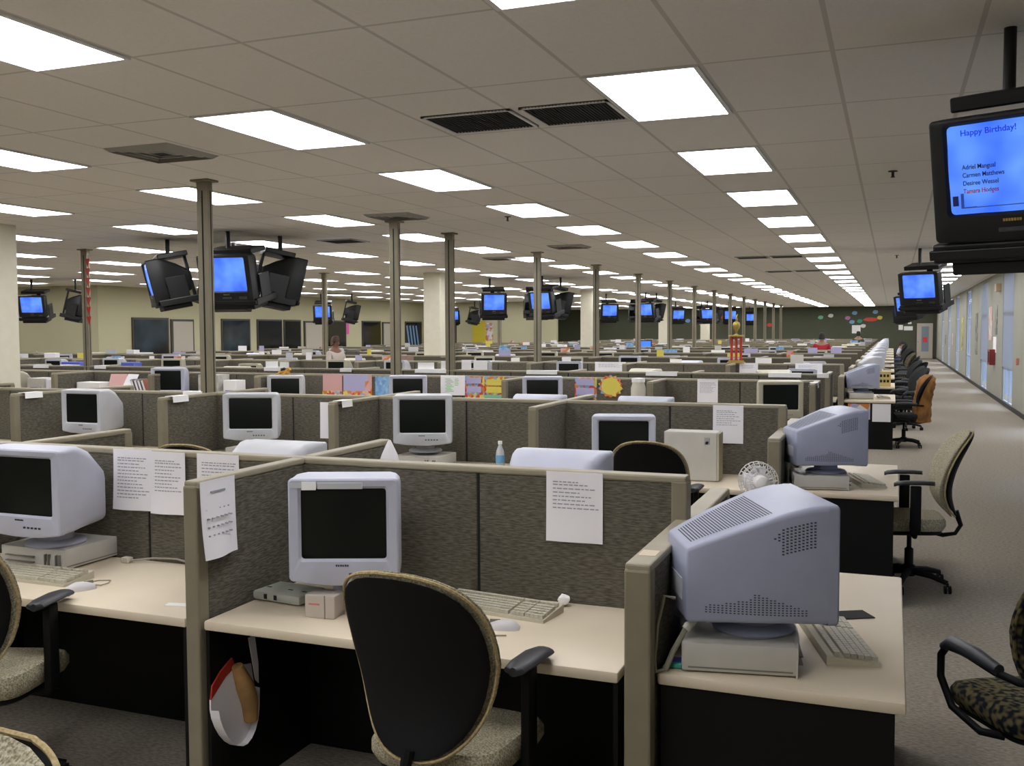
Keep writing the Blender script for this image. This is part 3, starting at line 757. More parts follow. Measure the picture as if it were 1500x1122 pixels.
# first call keeps the original with its plain screen; the near set gets lettering of its own below
AISLE = [(.56, 5.08, -22), (.49, 18.4, -24), (.44, 31.6, -34), (.42, 44.5, -36), (.40, 56.5, -36)]
for i, (x, y, a) in list(enumerate(AISLE))[1:]: put_tv(x, y, radians(a), '%s along the window aisle' % ORD[i], 'aisle televisions')
for c, (x, y) in enumerate([(-9.3, 11.9), (-9.1, 24.3), (-9.3, 36.4), (-9.1, 48.3)]):
    for a, w, dx, dy in ((8, 'facing the near end', .80, -.62), (-44, 'turned towards the far offices', -.85, -.05), (132, 'turned towards the windows', .92, .35), (180, 'facing the far end', .1, .75)):
        if c == 0 and a == 180: dx = -.3
        aa = a
        if c > 0: aa = {8: -12, -44: 28, 132: 120, 180: 200}[a]
        put_tv(x+dx, y+dy, radians(aa), w+', %s hanging cluster from the camera' % ORD[c], 'televisions of the %s cluster' % ORD[c], z=2.60 if c == 0 else 2.57, s=1.14 if c == 0 else 1.0)
for c, (x, y) in enumerate([(-20.5, 19.6), (-19.3, 31.6), (-19.1, 42.6)]):
    put_tv(x-.40, y-.2, radians(24), 'facing near end, %s hanging pair by the offices' % ORD[c], 'televisions by the offices')
    put_tv(x+.55, y+.3, radians(126), 'turned aside, %s hanging pair by the offices' % ORD[c], 'televisions by the offices')
for x, y, w in ((-7.6, 49.8, 'between two power poles, small and far'), (-8.0, 60.5, 'farthest one before the green wall')): put_tv(x, y, radians(10), w, 'far televisions')
# the near set
x, y, a = AISLE[0]
near = put_tv(x, y, radians(a), 'large in view, nearest the camera, showing names', 'aisle televisions')
scr = [c for c in near.children if c.name.startswith('screen')][0]
scr.data = scr.data.copy(); scr.data.materials.clear(); scr.data.materials.append(m_scrN)
m_txt = mat('screen_ink', (.01, .02, .22), .6); m_txr = mat('screen_ink_red', (.75, .02, .12), .6)
m_txh = emis('screen_heading', (.01, .04, .9), .8)
def text(body, size, x, z, m, parent, y=-.226, font_x=1.0):
    c = bpy.data.curves.new('screen_text', 'FONT'); c.body = body; c.size = size; c.extrude = .0006; c.offset = size*.012; c.materials.append(m)
    o = bpy.data.objects.new('screen_text', c); COL.objects.link(o); o.parent = parent; o.location = (x, y, z); o.rotation_euler = (pi/2, 0, 0); o.scale.x = font_x
    me = bpy.data.meshes.new_from_object(o.evaluated_get(bpy.context.evaluated_depsgraph_get())); me.materials.clear(); me.materials.append(m)
    q = link('screen_text', me, parent, (x, y, z)); q.rotation_euler = (pi/2, 0, 0); q.scale.x = font_x
    bpy.data.objects.remove(o)
    return q
text('Happy Birthday!', .037, -.205, .198, m_txh, scr, font_x=.98)
for i, (s, m) in enumerate((('Adriel Mangual', m_txt), ('Carmen Matthews', m_txt), ('Desiree Wessel', m_txt), ('Tamara Hodges', m_txr))): text(s, .029, -.205, .048-.036*i, m, scr, font_x=.82)
for i, s in enumerate(('Denise', 'Hector', 'Paula', 'Ruth')): text(s, .029, .135, .048-.036*i, m_txt, scr, font_x=.82)
MB().box(.12, .25, -.2265, -.2245, .19, .245).build('screen_banner', emis('screen_purple', (.20, .04, .75), .7), scr)
mb = MB(); mb.box(-.21, -.15, -.2245, -.2235, -.128, -.122); mb.box(-.15, .26, -.2255, -.2245, -.128, -.124); mb.box(-.218, -.205, -.2240, -.2230, -.128, -.06); mb.build('screen_ledge', emis('screen_shade', (.03, .08, .45), .6), scr)
MB().box(-.255, -.23, -.221, -.220, -.115, -.07).build('screen_figure', m_txt, scr)

# ------------------------------------------------------------------ paper
def sheet(name, x0, x1, z0, z1, y, m, label, cat, lines=0, fold=0, bend=.006, rz=0, ax='x', group=None, lm=None):
    w, h = x1-x0, z1-z0
    t = thing(name, ((x0+x1)/2, y, z0)) if ax == 'x' else thing(name, (y, (x0+x1)/2, z0), rz)
    mb = MB(); N = 10
    def fr(u, v): return Vector(((u-.5)*w, -.002-bend*(1-v)**2*(1+.6*sin(5*u))-fold*abs(2*u-1)*.5*(1-v), v*h))
    mb.grid(fr, N, N); mb.grid(lambda u, v: fr(u, v)+Vector((0, .0012, 0)), N, N)
    mb.build('sheet', m, t, smooth=True)
    if lines:
        random.seed(int(abs(x0)*1000)); mb = MB()
        for k in range(lines):
            v = .86-.055*k-.015*(k == 0); u = .12; end = random.uniform(.55, .9)
            while u < end:
                du = random.uniform(.035, .10)
                a, b = fr(u, v), fr(min(u+du, .93), v)
                hh = h*.016
                mb.quad(a+Vector((0, -.0015, 0)), b+Vector((0, -.0015, 0)), b+Vector((0, -.0015, hh)), a+Vector((0, -.0015, hh))); u += du+.02
        mb.build('printed_lines', lm or m_ink, t)
    return tag(t, label, cat, group)
def doc(x0, x1, z0, z1, y, label, lines=8, m=m_pap, **k): return sheet('paper_note', x0, x1, z0, z1, y, m, label, 'paper', lines, **k)
doc(-1.278, -1.045, .983, 1.262, 3.663, 'white printed note hung on first partition above the crumpled paper', 8)
doc(-3.476, -3.245, .975, 1.265, 3.662, 'closely printed page of the pair hung over first partition, outer page', 13, bend=.012)
doc(-3.243, -3.047, .97, 1.262, 3.655, 'shorter-printed page of the pair hung over first partition, inner page', 10, bend=.012)
doc(-2.985, -2.752, .98, 1.262, 3.662, 'white page hung beside divider, partly hidden by its cap', 7)
t = sheet('calendar_sheet', 2.945, 3.15, .968, 1.262, -2.392, m_pap, 'white calendar page hanging on the short divider', 'calendar', 0, ax='y', rz=pi/2, bend=.02)
mb = MB()
for r in range(4):
    for c in range(6): mb.box(-.075+.026*c, -.068+.026*c, -.006-.014*(.62-.13*r < .5), -.0035, .18-.032*r, .185-.032*r)
mb.box(-.045, .04, -.006, -.003, .245, .252); mb.build('date_marks', m_ink, t)
doc(-1.25, -1.025, .97, 1.255, 7.383, 'white printed note on second partition above the upright computer', 8)
doc(-2.05, -1.82, 1.0, 1.262, 11.062, 'white printed note on third partition, nearest the aisle', 9)
def poster(x0, x1, z0, z1, m, label, y=11.06): return sheet('pinned_print', x0, x1, z0, z1, y, m, label, 'poster')
poster(-6.96, -6.67, .99, 1.26, col(PNK), 'pale pink sheet pinned to third partition')
for o, (x0, x1) in (('red', (-6.96, -6.67)),): tag(MB().box(x0, x1, 11.045, 11.052, .985, 1.045).build('border_strip', m_p_edge), 'red-yellow paper strip along bottom of the pink sheet', 'paper strip')
poster(-6.65, -6.33, .98, 1.262, col(LIL), 'purple sheet with coloured foot pinned to third partition')
poster(-6.33, -6.23, .98, 1.262, m_p_mag, 'narrow printed strip beside the purple sheet')
tag(MB().box(-6.65, -6.24, 11.045, 11.052, .982, 1.05).build('border_strip', m_p_edge), 'festive paper strip along bottom of the purple sheet', 'paper strip')
poster(-6.18, -5.99, .985, 1.245, m_p_blu, 'light blue printed sheet pinned beside the power pole')
poster(-4.92, -4.66, .995, 1.262, m_p_edge, 'red-bordered lilac sheet next to the green-written board')
for i, z in enumerate((1.06, 1.17)): tag(MB().box(-4.895, -4.70, 11.044, 11.05, z, z+.075, .002).build('lilac_card', col(LIL)), 'lilac card on red-bordered sheet, %s of two' % ('lower' if i == 0 else 'upper'), 'card')
poster(-4.655, -4.40, 1.005, 1.262, m_p_edge, 'yellow sheet with festive border pinned to third partition')
for i, z in enumerate((1.06, 1.15)): tag(MB().box(-4.63, -4.42, 11.044, 11.05, z, z+.075, .002).build('yellow_card', col(YEL)), 'yellow card on festive sheet, %s of two' % ('lower' if i == 0 else 'upper'), 'card')
tag(MB().box(-4.66, -4.40, 11.043, 11.05, 1.0, 1.035).build('green_card', col(GRN)), 'pale green strip at the foot of the yellow sheet', 'paper strip')
poster(-4.34, -4.19, 1.0, 1.25, m_p_zig, 'blue and grey zigzag sheet beside the yellow sheet')
poster(-3.50, -3.23, 1.0, 1.262, m_p_edge, 'red-bordered lilac sheet beside round yellow cut-out')
for i, z in enumerate((1.06, 1.17)): tag(MB().box(-3.48, -3.26, 11.044, 11.05, z, z+.08, .002).build('lilac_card', col(LIL)), 'lilac card beside round yellow cut-out, %s of two' % ('lower' if i == 0 else 'upper'), 'card')
t = thing('sun_cutout', (-3.06, 11.05, 1.165)); N = 28
MB().prism([((.155 if k % 2 else .125)*cos(2*pi*k/N), (.135 if k % 2 else .115)*sin(2*pi*k/N)) for k in range(N)], 0, .004).build('ray_border', m_p_edge, t)
MB().prism([(.112*cos(2*pi*k/N), .10*sin(2*pi*k/N)) for k in range(N)], -.004, 0).build('disc', col(YEL), t)
tag(t, 'round yellow cut-out with coloured border pinned to third partition', 'poster')
t = thing('whiteboard', (-5.085, 11.055, 1.02)); MB().box(-.165, .165, -.012, .008, 0, .245, .006).build('board', m_pap, t)
mb = MB()
for k in range(9): mb.box(-.10+.015*(k % 2), -.02+.02*(k % 3), -.0145, -.0118, .20-.019*k, .207-.019*k)
for k in range(5): mb.box(.03, .08+.01*(k % 2), -.0145, -.0118, .20-.019*k, .207-.019*k)
mb.build('handwriting', col((.25, .55, .2)), t); tag(t, 'small white board with green handwriting on third partition', 'board')

# ------------------------------------------------------------------ small things on and around the desks
t = thing('paper_ball', (-1.185, 3.60, .765)); mb = MB(); bmesh.ops.create_icosphere(mb.bm, subdivisions=2, radius=.024); random.seed(3)
for v in mb.bm.verts: v.co *= random.uniform(.8, 1.12)
mb.build('wad', m_papw, t); tag(t, 'crumpled white paper ball on the desk near the keyboard', 'paper ball')
t = thing('switch_box', (-2.262, 3.32, .74), radians(-6)); MB().box(-.12, .12, -.085, .085, .004, .042, .012).build('case', mat('hub_grey', (.42, .43, .38), .5), t, smooth=True)
mb = MB()
for x in (-.05, .0): mb.box(x-.008, x+.008, -.088, -.084, .014, .034, .002)
for x in (-.09, .02, .09): mb.box(x-.012, x+.012, -.02, -.01, .0415, .0425)
mb.build('ports', m_seam, t); tag(t, 'flat grey switch box with two dark ports beside the tape-marked monitor', 'switch box')
t = thing('card_box', (-2.0, 3.17, .74), radians(4)); MB().box(-.062, .062, -.045, .045, 0, .088, .004).build('carton', mat('beige_carton', (.52, .46, .40), .7), t)
mb = MB(); mb.box(-.045, .0, -.0462, -.0448, .05, .056); mb.build('red_print', col((.55, .2, .16)), t); MB().box(.02, .024, -.0465, -.0445, .0, .088).build('seam', m_pcd, t)
tag(t, 'small beige box with red print in front of monitor foot', 'box')
t = thing('cable_coil', (-2.2, 3.55, .74)); mb = MB()
for q in range(3): mb.tube([(.09*cos(a)+.02*q-.04, .05*sin(a), .006+.05*abs(sin(a/2+q))+.01*q) for a in [k*.35 for k in range(19)]], .004, 6)
mb.build('loops', m_cord, t, smooth=True); tag(t, 'tangled grey cable behind the flat switch box', 'cable')
tag(MB().box(-.055, .055, -.02, .02, 0, .0015).build('paper_slip', m_papw, None, (-2.62, 3.09, .7405), radians(12)), 'small white paper slip near the front edge of desk', 'paper')
t = thing('desk_cable', (-3.1, 3.6, .74)); MB().tube([(-.22, -.02, .012), (-.12, .03, .02), (0, .045, .022), (.1, .03, .012), (.16, .045, .008)], .005, 6).build('lead', m_cord, t, smooth=True)
MB().box(-.26, -.215, -.035, -.0, .002, .026, .004).build('plug', m_kb, t); tag(t, 'grey cable with plug lying along the back of booklet desk', 'cable')
# paper roll with a printed bag, hung under the desk
t = thing('paper_holder', (-2.372, 3.10, 0)); mb = MB()      # lies flat against the divider
pl = [(-.15, .44), (-.15, .40), (-.142, .365), (-.125, .325), (-.10, .285), (-.07, .25), (-.035, .222), (.0, .207), (.03, .205), (.06, .217), (.085, .24), (.105, .275), (.115, .32), (.12, .40), (.10, .50), (.0, .52), (-.06, .50)]
mb.prism(pl, .0, .006, 'X'); mb.loft([[Vector((.006+.03*d, y*(1-.05*d), z)) for y, z in pl[1:14]] for d in (0, 1)], cap=False, closed=False); mb.build('pouch', m_pap, t)
MB().prism([(-.15, .44), (-.06, .50), (.0, .52), (-.02, .56), (-.09, .53), (-.14, .49)], .001, .008, 'X').build('red_flap', m_red, t)
MB().tube([(.03, -.02, .53), (.035, .02, .44), (.035, .05, .36), (.03, .06, .29)], [.022, .036, .034, .028], 10).build('brown_roll', mat('kraft', (.42, .24, .09), .8, var=.2, scale=(12, 12, 12)), t, smooth=True)
MB().prism([(.05, .62), (.09, .62), (.11, .50), (.11, .42), (.09, .44)], .03, .034, 'X').build('white_flap', m_pap, t)
tag(t, 'white paper pouch with brown roll and red flap fixed under the desk', 'pouch')
# second row bay
t = thing('water_bottle', (-2.79, 6.92, .74)); MB().lathe([(.001, 0), (.032, .003), (.034, .02), (.033, .13), (.030, .16), (.014, .20), (.013, .215)], 18).build('bottle', mat('clear_plastic', (.55, .58, .58), .15), t, smooth=True)
MB().lathe([(.0335, .07), (.0348, .071), (.0348, .128), (.0335, .13)], 18).build('label_band', col((.16, .38, .62)), t); MB().lathe([(.016, .213), (.016, .236), (.001, .238)], 14).build('cap', m_papw, t)
tag(t, 'clear water bottle with blue band against second partition', 'bottle')
t = thing('tower_computer', (-1.335, 7.03, .74)); MB().box(-.19, .19, -.09, .09, .004, .352, .006).build('case', m_pc, t); MB().box(.188, .204, -.088, .088, .006, .348, .008).build('front_panel', m_kb, t)
mb = MB(); mb.box(.10, .14, -.092, -.089, .265, .315, .002); mb.build('sticker', col((.34, .33, .34)), t); MB().lathe([(.011, 0), (.011, -.0015)], 12, (.118, -.0905, .278), 'Y').build('badge', col((.2, .42, .33)), t)
tag(t, 'upright beige computer case side-on behind chair, second desk row', 'computer')
t = thing('paper_bag', (-2.30, 4.25, .74)); mb = MB(); P = []
for j in range(9):
    f = j/8; P.append([Vector(((.15*(1-f)**.7+.006)*cos(2*pi*k/14)*(1+.12*sin(3*k+j)), (.07*(1-f)**.7+.004)*sin(2*pi*k/14)*(1+.12*sin(2*k)), .545*f)) for k in range(14)])
mb.loft(P); mb.build('bag', m_pap, t); tag(t, 'white crumpled bag standing beyond the end of short divider', 'bag')
t = thing('desk_fan', (-.53, 4.28, .74), radians(200))
MB().lathe([(.09, 0), (.09, .015), (.03, .03), (.018, .05), (.018, .36)], 18).build('stand', m_papw, t, smooth=True)
mb = MB()
for q in (-.035, .035):
    for rr in (.02, .04, .06, .08): mb.tube([(rr*cos(2*pi*k/20), q*(1-rr*3), .43+rr*sin(2*pi*k/20)) for k in range(21)], .0022, 5)
for k in range(24):
    a = 2*pi*k/24; mb.tube([(.02*cos(a), -.033, .43+.02*sin(a)), (.065*cos(a), -.026, .43+.065*sin(a)), (.083*cos(a), 0, .43+.083*sin(a)), (.065*cos(a), .026, .43+.065*sin(a)), (.02*cos(a), .033, .43+.02*sin(a))], .0018, 4)
mb.build('guard', m_wht, t); mb = MB()
for k in range(4):
    R_ = Matrix.Rotation(k*pi/2, 3, 'Y'); mb.loft([[R_ @ Vector((x, y, z))+Vector((0, 0, .43)) for x, y, z in q] for q in ([(-.03, -.008, .015), (.03, .008, .015), (.03, .011, .017), (-.03, -.005, .017)], [(-.035, -.01, .062), (.025, .012, .062), (.025, .015, .062), (-.035, -.007, .062)])])
mb.build('blades', m_pap, t); MB().lathe([(.03, .0), (.03, .09), (.015, .1)], 14, (0, 0, .43), 'Y').build('motor', m_wht, t, smooth=True)
tag(t, 'small white desk fan on the far half of first end desk', 'fan')
t = thing('plastic_tub', (-.58, 4.02, .74)); MB().lathe([(.001, 0), (.078, .0), (.085, .10), (.09, .31), (.094, .315), (.09, .325), (.001, .328)], 24).build('tub', m_papw, t, smooth=True)
tag(t, 'round white plastic tub behind the first aisle monitor', 'tub')
t = thing('drink_bottle', (-.66, 4.22, .74)); MB().lathe([(.001, 0), (.03, .002), (.033, .01), (.033, .31), (.028, .325), (.001, .326)], 16).build('bottle_body', m_red, t, smooth=True); MB().lathe([(.0335, .22), (.0338, .221), (.0338, .28), (.0335, .281)], 16).build('white_band', m_papw, t)
tag(t, 'red and white drink bottle beside white tub behind the first aisle monitor', 'bottle')
# leads behind the first aisle monitor
t = thing('monitor_lead', (-.635, 3.06, .74)); MB().tube([(.0, .0, .225), (-.03, -.02, .235), (-.045, -.05, .15), (-.05, -.07, .04), (-.045, -.075, .006), (-.02, -.04, .006)], .006, 8).build('thin_cable', m_cord, t, smooth=True)
mb = MB(); mb.tube([(.07, .02, .17), (.04, .0, .14), (.0, -.03, .06), (-.02, -.05, .006)], .009, 8); mb.build('thick_cable', m_cord, t, smooth=True); MB().tube([(.065, .018, .168), (.035, -.005, .13)], .014, 10).build('plug', m_pc, t)
tag(t, 'grey leads hanging from the back of first aisle monitor', 'cable')
t = thing('port_plugs', (-.63, 3.05, .74)); MB().box(-.02, .02, -.008, .008, .004, .02, .003).build('green_plug', col((.05, .36, .28)), t); MB().box(-.02, .02, .02, .036, .012, .028, .003).build('blue_plug', col((.07, .07, .35)), t)
tag(t, 'green and blue plugs behind the computer on first end desk', 'plug')
tag(MB().box(-.028, .028, -.04, .04, 0, .0015).build('tape_strip', mat('masking_tape', (.62, .52, .38), .7), None, (-.722, 3.075, LOW)), 'cream tape strip stuck on the cap of the low end panel', 'tape')
tag(MB().box(-.05, .05, -.03, .03, 0, .004, .001).build('paper_scrap', m_pap, None, (-2.66, 2.75, 0), .3), 'crumpled paper scrap on the carpet under booklet desk', 'paper')
tag(MB().box(-.07, .07, -.05, .05, 0, .004, .001).build('mouse_pad', m_seam, None, (-.13, 3.86, .7402), .5), 'black pad on the first end desk behind the monitor', 'mouse pad')
# third row clutter along the partition
def boxthing(name, x0, x1, z0, z1, y, d, m, label, cat, bev=.006, band=None):
    t = thing(name, ((x0+x1)/2, y, z0)); w, h = (x1-x0)/2, z1-z0
    MB().box(-w, w, -d/2, d/2, 0, h, bev).build('body', m, t)
    if band: MB().box(-w*.7, w*.7, -d/2-.002, -d/2+.002, h*.25, h*.7).build('print', band, t)
    return tag(t, label, cat)
boxthing('storage_box', -11.62, -11.30, .74, 1.17, 10.75, .3, m_pc, 'grey file box next to monitor by the cream column', 'box', band=m_p_zig)
boxthing('paper_tray', -11.26, -10.86, .74, 1.16, 10.75, .3, m_pap, 'white tray of papers between file box and red-printed box', 'tray', band=m_p_mag)
boxthing('carton', -10.77, -10.36, .74, 1.12, 10.8, .25, m_papw, 'white box with red print in third desk row', 'box', band=m_red)
boxthing('carton', -8.64, -8.32, .74, 1.25, 10.78, .25, mat('translucent_bag', (.5, .49, .44), .4, var=.2, scale=(9, 9, 9)), 'translucent grey bin just right of the second-row power pole', 'bin', band=col((.6, .6, .3)))
boxthing('carton', -8.27, -8.06, .74, 1.18, 10.8, .2, m_papw, 'white and blue packet beside the translucent bin', 'packet', band=m_blue)
t = thing('leaning_books', (-9.62, 10.8, .74)); 
for i, (dx, c) in enumerate(((-.10, (.10, .09, .10)), (-.04, (.3, .3, .34)), (.02, (.16, .15, .18)), (.08, (.35, .12, .08)))):
    b = thing('book', (-9.70+dx+.05, 10.82, .74)); MB().box(-.02, .02, -.11, .11, 0, .42, rot=Matrix.Rotation(-.35, 3, 'Y')).build('cover', col(c), b); MB().box(-.015, .015, -.112, -.105, .01, .41, rot=Matrix.Rotation(-.35, 3, 'Y')).build('pages', m_pap, b)
    b.location.z = .76; tag(b, '%s leaning book beside the dark-screened third-row monitor' % ('black', 'grey', 'charcoal', 'red')[i], 'book', 'leaning books of the third desk row')
bpy.data.objects.remove(t)
for i, (x, rz) in enumerate(((-10.2, .3), (-9.98, -.2))): tag(MB().box(-.12, .12, -.002, .002, 0, .30, rot=Matrix.Rotation(-.5, 3, 'X')).build('paper_sheet', m_pap if i else col(PNK), None, (x, 10.85, .95), rz), ('pinkish', 'white')[i]+' sheet tilted over papers left of the leaning books', 'paper')
t = thing('toy_figure', (-7.29, 10.66, 1.262)); mb = MB(); mb.tube([(-.07, 0, .03), (0, 0, .05), (.08, 0, .03)], [.02, .04, .02], 8); mb.tube([(.05, 0, .05), (.09, 0, .085)], [.02, .025], 8)
for x in (-.05, .04): mb.tube([(x, -.02, .04), (x-.02, -.06, .0)], .012, 6)
mb.build('plush_body', col((.55, .28, .04)), t, smooth=True); MB().tube([(-.02, -.02, .06), (.03, -.025, .085)], .02, 8).build('stripe', m_seam, t); tag(t, 'orange and black plush toy lying on top of a monitor', 'toy')
t = thing('storage_jar', (-2.68, 10.85, .74)); MB().lathe([(.001, 0), (.075, .0), (.085, .05), (.085, .42), (.07, .47), (.07, .50)], 18).build('jar', mat('milky_plastic', (.6, .58, .48), .4), t, smooth=True); MB().lathe([(.076, .49), (.076, .535), (.001, .54)], 18).build('lid', m_papw, t); tag(t, 'tall milky jar on third desk row beside round yellow cut-out', 'jar')
# papers laid over partition tops
def flap(x, y, r, w, label, rz=0, m=m_papw, h=.11):
    t = thing('folded_paper', (x, y, PH+.001), rz); mb = MB()
    mb.loft([[Vector((u*w/2, -.045, -.05)), Vector((u*w/2, -.040, .003)), Vector((u*w/2, .040, .003)), Vector((u*w/2, .045, -.04)), Vector((u*w/2, .046, -.04)), Vector((u*w/2, .041, .0045)), Vector((u*w/2, -.041, .0045)), Vector((u*w/2, -.046, -.05))] for u in (-1, 1)])
    mb.build('sheet', m, t); return tag(t, label, 'paper', 'papers folded over partition tops')
flap(BX(2)+.02, 6.80, 0, .16, 'white paper folded over divider end, second divider of second desk row', pi/2)
flap(BX(3)+.02, 6.85, 0, .2, 'white paper over divider just left of the second-row power pole', pi/2)
flap(BX(4)+.02, 6.85, 0, .2, 'white paper over divider farthest from aisle, second desk row', pi/2)
flap(-6.05, 7.42, 0, .22, 'white paper over second partition between two monitors', 0)
doc(-4.245, -4.15, .97, 1.258, 6.70, 'narrow white page hanging from second divider end of second desk row', 0)
flap(BX(0), 10.52, 0, .16, 'white paper on the aisle end post of third desk row', pi/2); flap(-.80, 12.75, 0, .14, 'white paper on the aisle end of fourth partition')
random.seed(5)
for i, (x, w) in enumerate(((-1.26, .4), (-2.83, .42), (-4.5, .45), (-6.2, .5), (-8.9, .3), (-13.6, .35), (-12.3, .25), (-7.6, .2))): flap(x, 12.75, 0, w, 'white paper lying over the fourth partition, %s from the aisle' % ORD[i])
# sheets standing up behind partition tops, rows four to twelve
def stand_sheet(x, y, w, h, label, m, rz): return tag(MB().box(-w/2, w/2, -.003, .003, 0, h, .001).build('standing_paper', m, None, (x, y, PH), rz), label, 'paper')
n = 0
for x, w, h in ((-6.3, .25, .10), (-5.95, .2, .12), (-5.66, .14, .14), (-5.44, .2, .13), (-8.95, .2, .1), (-8.72, .14, .09)):
    stand_sheet(x, 12.77, w, h, 'white sheet standing on the fourth partition, %s of those near second pole' % ORD[n], m_papw, random.uniform(-.4, .4)); n += 1
for r in range(4, 13):
    for k in range(NB[r]):
        for q in range(2 if r < 8 else 1):
            if random.random() < (.55 if r < 8 else .6):
                w, h = random.uniform(.12, .34), random.uniform(.05, .15)
                c = random.choice([m_papw, m_papw, m_pap, m_pap, m_crt3, m_p_mag, col(LIL), col(YEL), col(PNK), m_p_blu, m_pc])
                nm = {id(m_papw): 'white', id(m_pap): 'off-white', id(m_crt3): 'grey', id(m_p_mag): 'printed', id(m_p_blu): 'blue'}.get(id(c), 'coloured')
                stand_sheet(BX(k)-PITCH*(.25+.5*q)+random.uniform(-.3, .3), ROWS[r], w, h, '%s paper atop %s partition, %s bay from window aisle, %s one' % (nm, ORD[r], ORD[k], ('nearer', 'farther')[q]), c, random.uniform(-.5, .5))
        if random.random() < .45 and r < 10 and (r < 7 or k < 9):
            cx = BX(k)-PITCH/2; x = cx+(.52 if MX.get((r, 1, k), cx) < cx else -.52); w, d, h = random.uniform(.2, .34), .2, random.uniform(.40, .62)
            tag(MB().box(-w/2, w/2, -d/2, d/2, 0, h, .01).build('storage_box', random.choice([m_pc, m_pap, m_crt3, m_fabd, col((.10, .09, .08)), col((.3, .2, .15))]), None, (x, ROWS[r]+.62, .74), random.uniform(-.3, .3)), 'box on the far-side desk of %s desk row, %s bay from window aisle' % (ORD[r], ORD[k]), 'box', 'boxes of the %s desk row' % ORD[r])
for x, w, i in ((-4.55, .55, 0), (-1.25, .42, 1), (-2.2, .3, 2)): doc(x-w/2, x+w/2, 1.02, 1.27, 16.41, 'white printed spread pinned to fifth partition, %s from the aisle' % ('farthest', 'nearest', 'middle one')[i], 5)
for i, (x, w) in enumerate(((-13.6, .42), (-12.32, .28))): tag(MB().box(-w/2, w/2, -.1, .1, 0, .56, .01).build('carton', m_blue, None, (x, 13.45, .74)), 'blue carton behind fourth partition, %s the farther pole' % ('beyond', 'beside')[i], 'box')
# trophy standing at the fifth row
t = thing('trophy', (-2.41, 16.45, PH))
MB().box(-.14, .14, -.07, .07, 0, .02, .004).box(-.12, .12, -.06, .06, .02, .045, .004).build('base', m_gold, t)
for x in (-.075, 0, .075):
    MB().lathe([(.02, .045), (.026, .06), (.02, .08), (.022, .2), (.027, .22), (.022, .24), (.022, .40), (.028, .42), (.02, .44)], 12, (x, 0, 0)).build('column', m_red, t, smooth=True)
MB().box(-.12, .12, -.06, .06, .44, .465, .004).build('tier', m_gold, t)
MB().lathe([(.05, .465), (.02, .48), (.018, .52), (.05, .57), (.062, .63), (.05, .67), (.012, .69)], 16).build('cup', m_gold, t, smooth=True)
MB().tube([(0, 0, .69), (.005, 0, .73), (.0, 0, .76), (.02, 0, .81)], [.016, .02, .014, .006], 8).build('figure', m_gold, t, smooth=True)
tag(t, 'tall trophy with red columns and gold cup standing on fifth partition', 'trophy')
t = thing('hanging_pennants', (-12.53, 12.735, 0)); mb = MB()
for k in range(7): mb.prism([(-.05, 3.05-.16*k), (.06, 3.05-.16*k), (.02, 2.9-.16*k)], -.02, -.016)
mb.build('pennants', m_red, t); tag(t, 'string of red pennants hanging on the farther power pole', 'pennant')
# signs taped to the third end desk, a yellow box farther on
y = end_y(4)-.765
tag(MB().box(-.62, -.30, -.002, 0, .45, .69).build('taped_print', m_p_mag, None, (0, y, 0)), 'pink and orange print taped to the side of third end desk', 'sign')
tag(MB().box(-.27, -.01, -.002, 0, .42, .69).build('taped_page', m_pap, None, (0, y, 0)), 'white page taped to the side of third end desk', 'sign')
t = thing('yellow_sign', (-.12, 19.55, .74)); MB().box(-.12, .10, -.02, .02, 0, .28, .004).build('card', col((.6, .45, .16)), t)
mb = MB()
for k in range(3):
    for q in range(2): mb.box(-.09+.06*k, -.05+.06*k, -.023, -.019, .08+.1*q, .13+.1*q)
mb.build('bold_marks', m_seam, t); tag(t, 'tan card with bold black marks on the fourth end desk', 'sign')

# ------------------------------------------------------------------ walls: notices, cut-outs, fire box
random.seed(9)
cols = [GRN, WHT, (.5, .2, .4), LBL, (.05, .3, .22), RED, YEL, LBL, WHT, LBL, RED, GRN, WHT, LBL, YEL, RED]
for i, c in enumerate(cols):
    x = [-3.2, -2.6, -1.6, -1.35, -.9, -.25, .25, -1.2, -.7, .0, -6.3, -10.6, -9.9, -11.5, -12.4, -9.2][i]; z = [2.55, 2.65, 2.5, 2.25, 2.3, 2.4, 2.5, 2.8, 2.0, 2.85, 2.1, 2.2, 2.6, 2.4, 2.5, 2.6][i]
    x -= 1.0; w = .15 if i != 5 else .4
    N = 9; tag(MB().prism([(w*(1+.25*(k % 2))*cos(2*pi*k/N), .12*sin(2*pi*k/N)) for k in range(N)], YF-.015, YF-.002).build('paper_cutout', col(c), None, (x, 0, z)), '%s paper cut-out on the green far wall, %s from the door side' % (['green', 'white', 'plum', 'pale blue', 'dark green', 'red', 'yellow', 'light blue', 'small white', 'upper blue', 'lone red', 'leaf green', 'cream', 'sky blue', 'mustard', 'scarlet'][i], ORD[i]), 'cut-out', 'paper cut-outs on the green wall')
for i, (x, z, w, h) in enumerate(((.45, 1.75, .25, .3), (.75, 1.72, .25, .25), (1.0, 1.72, .25, .25), (.95, 2.1, .2, .25), (-2.1, 1.55, .5, .5))): tag(MB().box(-w/2, w/2, YF-.012, YF-.002, 0, h).build('wall_notice', m_papw, None, (x, 0, z)), 'white notice on far wall, %s' % ['first by the corner', 'second beside the door', 'third beside the door', 'above the others by the door', 'framed square above the desks'][i], 'notice')
def wallpic(y, z, w, h, m, label, cat='poster'): return tag(MB().box(XR-.012, XR-.001, y-w/2, y+w/2, z, z+h, .002).build('wall_poster', m), label, cat)
